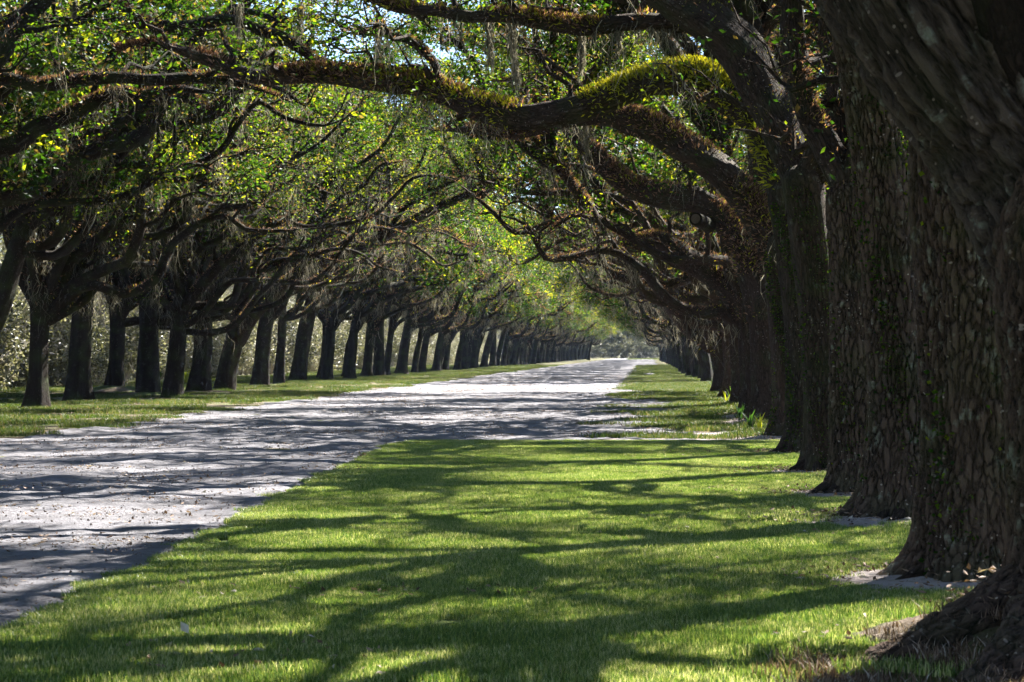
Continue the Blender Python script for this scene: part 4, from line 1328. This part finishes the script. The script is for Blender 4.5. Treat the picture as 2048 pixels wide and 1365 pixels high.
ll = [leaf_mesh(i, 26, 0.8, 0.05, M['litter']) for i in range(3)]
n = 5200
cx_ = gr.uniform(-20, 4.5, n)
cy_ = 13 + 170 * gr.uniform(0, 1, n) ** 1.4
kp = (vnoise(cx_, cy_, 1.3, 51) > gr.uniform(0.2, 0.9, n)) & ~((cx_ > lawn_edge(cy_)) & (cy_ < 46) & (gr.uniform(0, 1, n) < 0.78))
cx_, cy_ = cx_[kp], cy_[kp]
mx_ = np.array([m_[0] for m_ in MOUNDS[:12]])
my_ = np.array([m_[1] for m_ in MOUNDS[:12]])
q = gr.integers(0, 12, 600)
ex = mx_[q] + gr.normal(0, 0.7, 600)
ey = my_[q] + gr.normal(0, 0.7, 600)
cx_, cy_ = np.concatenate([cx_, ex]), np.concatenate([cy_, ey])
zz = np.maximum(hgt(cx_, cy_), np.where(road_keep(cx_, cy_), road_z(cx_, cy_), -1)) + 0.01
scatter("leaf_litter", ll, np.stack([cx_, cy_, zz], -1), gr.uniform(0, 6.28, len(cx_)), gr.uniform(0.7, 1.3, len(cx_)), label="fallen dead leaves scattered over road edges and roots")

# dark weeds at the foot of the nearest oak
wp = [patch_mesh("weed_patch", 960 + i, 160, 0.4, 0.07, 0.006, M['litter'], lean=1.2) for i in range(2)]
n = 60
wx_ = gr.uniform(0.75, 2.4, n)
wy_ = gr.uniform(11.6, 13.1, n)
scatter("dry_weeds", wp, np.stack([wx_, wy_, hgt(wx_, wy_)], -1), gr.uniform(0, 6.28, n), gr.uniform(0.5, 1.2, n), label="dry brown weeds at the root of the nearest oak")


# undergrowth of the wood
def bush(seed, n, rad, hh, size, material=None, lo=0, hi=1):
    rng = np.random.default_rng(seed)
    b = Buf()
    nb = 26
    cc = rand_dirs(rng, nb) * rng.uniform(0.3, 1, (nb, 1)) * np.array([rad, rad, hh / 2]) + np.array([0, 0, hh / 2])
    k = rng.integers(0, nb, n)
    C = cc[k] + rng.normal(size=(n, 3)) * 0.30
    C[:, 2] = np.abs(C[:, 2])
    tone = rng.uniform(lo, hi - 0.4, nb)[k]
    leaves(b, C, size, rng, 0.5, np.clip(tone + rng.uniform(0, 0.5, n), 0, 1))
    for _ in range(12):
        P = walk(rng, np.zeros(3), rng.uniform(0, 6.28), 1.2, 0.8, hh * rng.uniform(0.6, 1.1), 0.3, 0.5)
        strands_like = Buf()
        tube(strands_like, P, np.linspace(0.025, 0.006, len(P)), 3, rng, 0)
        V = np.concatenate(strands_like.V)
        b.put(V, np.concatenate(strands_like.Q), np.full(len(V), 0.95))
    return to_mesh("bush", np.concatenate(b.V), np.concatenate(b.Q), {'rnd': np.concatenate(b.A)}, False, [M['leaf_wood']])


bs = [bush(300 + i, 3200, 1.7, [3.0, 4.2, 2.2, 6.5][i], 0.17, None, [0, 0.1, 0.2, 0.0][i], [0.9, 1.0, 1.0, 1.0][i]) for i in range(4)]
bx, by_ = [], []
ur = np.random.default_rng(12)
for _ in range(900):
    Yp = 70 + 420 * ur.uniform() ** 1.2
    bx.append(-25.5 - 28 * ur.uniform() ** 1.5 - 0.01 * Yp)
    by_.append(Yp)
for _ in range(260):
    bx.append(12 + 18 * ur.uniform())
    by_.append(70 + 450 * ur.uniform())
bx, by_ = np.array(bx), np.array(by_)
scatter("undergrowth", bs, np.stack([bx, by_, bx * 0], -1), ur.uniform(0, 6.28, len(bx)), ur.uniform(0.7, 1.5, len(bx)), label="sunlit grey green undergrowth of the wood behind the oaks")

tb = [bush(350 + i, 5200, 3.2, [11, 14][i], 0.2, None, 0.1, 1.0) for i in range(2)]
n = 240
tx = -38 - 60 * ur.uniform(0, 1, n)
ty = 70 + 620 * ur.uniform(0, 1, n)
tx[170:] = 24 + 50 * ur.uniform(0, 1, 70)
scatter("dense_wood", tb, np.stack([tx, ty, tx * 0], -1), ur.uniform(0, 6.28, n), ur.uniform(0.8, 1.3, n), label="dense mass of the wood farther back behind the oaks")

# far wood that closes the avenue
fb = [bush(400 + i, 3800, 4.2, 12 + 3 * i, 0.5, None, 0.0, 0.7) for i in range(2)]
n = 170
fx = ur.uniform(-95, 60, n)
fy = 735 + 110 * ur.uniform(0, 1, n)
fx = np.concatenate([fx, ur.uniform(-70, 40, 160)])
fy = np.concatenate([fy, ur.uniform(725, 740, 160)])
scatter("far_wood", fb, np.stack([fx, fy, fx * 0 - 0.4], -1), ur.uniform(0, 6.28, n + 160), np.concatenate([ur.uniform(0.8, 1.3, n), ur.uniform(0.25, 0.5, 160)]), label="bluish wood closing the far end of the avenue")


# ------------------------------------------------------------------ small things
def blade_plant(x, y, n, h, label, name="blade_plant", seed=0, tone=(0.4, 1.0)):
    rng = np.random.default_rng(seed)
    b = Buf()
    for _ in range(n):
        az = rng.uniform(0, 6.28)
        P = walk(rng, np.array([rng.normal() * 0.02, rng.normal() * 0.02, 0.0]), az, 1.4, rng.uniform(0.5, 1.2), h * rng.uniform(0.6, 1.1), 0.05, 0.05)
        wv = np.array([math.cos(az + 0.4), -math.sin(az + 0.4), 0])
        t_ = np.linspace(0, 1, len(P))
        wd = 0.018 * np.sin(PI * (0.15 + 0.82 * t_))[:, None]
        V = np.stack([P - wv * wd, P + wv * wd], 1).reshape(-1, 3)
        i = np.arange(len(P) - 1)[:, None] * 2
        b.put(V, i + np.array([[0, 1, 3, 2]]), np.full(len(V), rng.uniform(*tone)))
    z = float(hgt(np.array(x), np.array(y)))
    o = b.build(name, M['blade'], None, label=label, category='plant')
    o.location = (x, y, z)
    return o


for (ppx, ppy, n, h, lab, nm, sd_, tn) in (
        (1521, 862, 5, 0.42, "upright yellow blade leaves at the end of the lawn beside the dark trunk", "blade_plant", 1, (0.9, 1.0)),
        (1533, 846, 4, 0.35, "slim green blade leaves just behind the yellow ones", "blade_plant", 2, (0.5, 0.9)),
        (1500, 860, 22, 0.45, "low bluish green leafy clump on the bare mound past the lawn", "leafy_clump", 3, (0.0, 0.3)),
        (1480, 850, 18, 0.40, "dark green leafy clump left of the bluish one", "leafy_clump", 4, (0.0, 0.2)),
        (1452, 813, 6, 0.50, "yellow green blades growing in the verge sunlight", "blade_plant", 5, (0.6, 1.0)),
        (1462, 811, 5, 0.62, "tallest green blades leaning beside the verge ones", "blade_plant", 6, (0.4, 0.8)),
        (1428, 782, 24, 0.55, "green tuft in the shade farther down the right verge", "leafy_clump", 7, (0.1, 0.5)),
        (316, 775, 26, 0.9, "spiky green palmetto between two trunks of the left row", "palmetto", 8, (0.1, 0.5)),
        (372, 768, 24, 0.9, "pale yellow palmetto between the next two left trunks", "palmetto", 9, (0.7, 1.0))):
    Yp = EYE * F / (ppy - HY)
    blade_plant((ppx - VX) * Yp / F, Yp, n, h, lab, nm, sd_, tn)


# long beards of moss that hang from the boughs
def beard(x, y0, y1, Y, wpx, label, seed):
    rng = np.random.default_rng(seed)
    top = px(x, y0, Y)
    L_ = (y1 - y0) * Y / F
    wd = wpx * Y / F
    b = Buf()
    n = 160
    # strands rooted along the beard so it thins towards the tip
    t_ = rng.uniform(0, 0.8, n) ** 1.3
    C = np.stack([rng.normal(size=n) * wd * 0.5 * (1 - t_ * 0.7), rng.normal(size=n) * wd * 0.5, -t_ * L_], -1)
    C[:, 0] += np.sin(t_ * 5 + seed) * wd * 0.3
    strands(b, C, L_ * 0.42, rng, 0.010, 6, 0.03)
    o = b.build("spanish_moss", M['moss'], None, label=label, category='moss')
    o.location = top
    return o


for i, (x, y0, y1, Y, wpx, lab) in enumerate((
        (1030, 25, 195, 37.2, 12, "longest pale moss beard hanging below the top bough at centre"),
        (978, 30, 150, 37.3, 9, "curved moss beard left of the longest one"),
        (755, 15, 192, 43.2, 5, "thin moss strand hanging alone above the main bough's left half"),
        (1163, 50, 160, 36.8, 4, "slender moss strand right of the longest beard"),
        (600, 5, 95, 44.0, 9, "moss beard hanging at the top between the left boughs"),
        (478, 5, 80, 48.5, 6, "narrow moss tuft above the upper left bough"),
        (150, 0, 60, 48.0, 5, "short moss tuft over the bright leaves at upper left"),
        (1238, 45, 110, 36.3, 5, "short moss tuft under the top bough near the big limb"),
        (1172, 230, 320, 50, 5, "moss tuft below the rust brown arched limb"),
        (944, 385, 420, 70, 4, "small white moss tuft in the middle of the canopy"),
        (1526, 520, 600, 58, 12, "feathery pale moss draped on the trunk past the lawn"),
        (815, 470, 510, 100, 5, "little moss tuft under the long slanting bough"))):
    beard(x, y0, y1, Y, wpx, lab, 500 + i)

# sawn limb stub with a pale face
b6, Y6 = base_at(1535, 850)
sb = Buf()
c0 = px(1418, 452, 57.5)
c1 = px(1391, 438, 56.6)
tube(sb, np.array([c0, (c0 + c1) / 2, c1]) - b6, np.array([0.17, 0.16, 0.15]), 14, np.random.default_rng(3), 0.03)
host = RIGHT[7]
st = sb.build("sawn_stub", M['bark_mid'], host, 'bco', True)
dn = (c1 - c0) / np.linalg.norm(c1 - c0)
a1 = np.cross(dn, [0, 0, 1.0])
a1 /= np.linalg.norm(a1)
a2 = np.cross(dn, a1)
th = np.arange(16) * 2 * PI / 16
ring = (c1 - b6) + dn * 0.004 + 0.11 * (np.cos(th)[:, None] * a1 + np.sin(th)[:, None] * a2)
ring2 = ring * 0.0 + (c1 - b6) + dn * 0.010
V = np.concatenate([ring, (ring - (c1 - b6)) * 0.05 + ring2])
j = np.arange(16)
Q = np.stack([j, (j + 1) % 16, 16 + (j + 1) % 16, 16 + j], -1)
add("cut_face", to_mesh("cut_face", V, Q, None, False, [M['cutwood']]), st)

# fallen pale leaf on the lawn
Yp = EYE * F / (1286 - HY)
lb = Buf()
leaves(lb, np.array([[0, 0, 0.0]]), 0.07, np.random.default_rng(4), 0.6, np.array([1.0]))
o = lb.build("fallen_leaf", M['litter'], None, label="single whitish fallen leaf lying on the lawn", category='leaf')
o.location = ((378 - VX) * Yp / F, Yp, 0.05)

# ------------------------------------------------------------------ haze
if HAZE > 0:
    x0, x1, y0, y1, z0, z1 = -1100, 1100, -100, 3100, -1.5, 24
    V = np.array([(x, y, z) for z in (z0, z1) for y in (y0, y1) for x in (x0, x1)])
    Q = np.array([(0, 2, 3, 1), (4, 5, 7, 6), (0, 1, 5, 4), (2, 6, 7, 3), (0, 4, 6, 2), (1, 3, 7, 5)])
    m, nt, N, L = mat("haze")
    pv = nd(nt, "ShaderNodeVolumePrincipled")
    pv.inputs['Color'].default_value = (0.50, 0.66, 1.0, 1)
    pv.inputs['Density'].default_value = HAZE
    pv.inputs['Anisotropy'].default_value = 0.0
    o = nd(nt, "ShaderNodeOutputMaterial")
    L.new(pv.outputs[0], o.inputs['Volume'])
    add("haze", to_mesh("haze", V, Q, None, False, [m]), None, kind='stuff', label="faint bluish haze over the avenue")
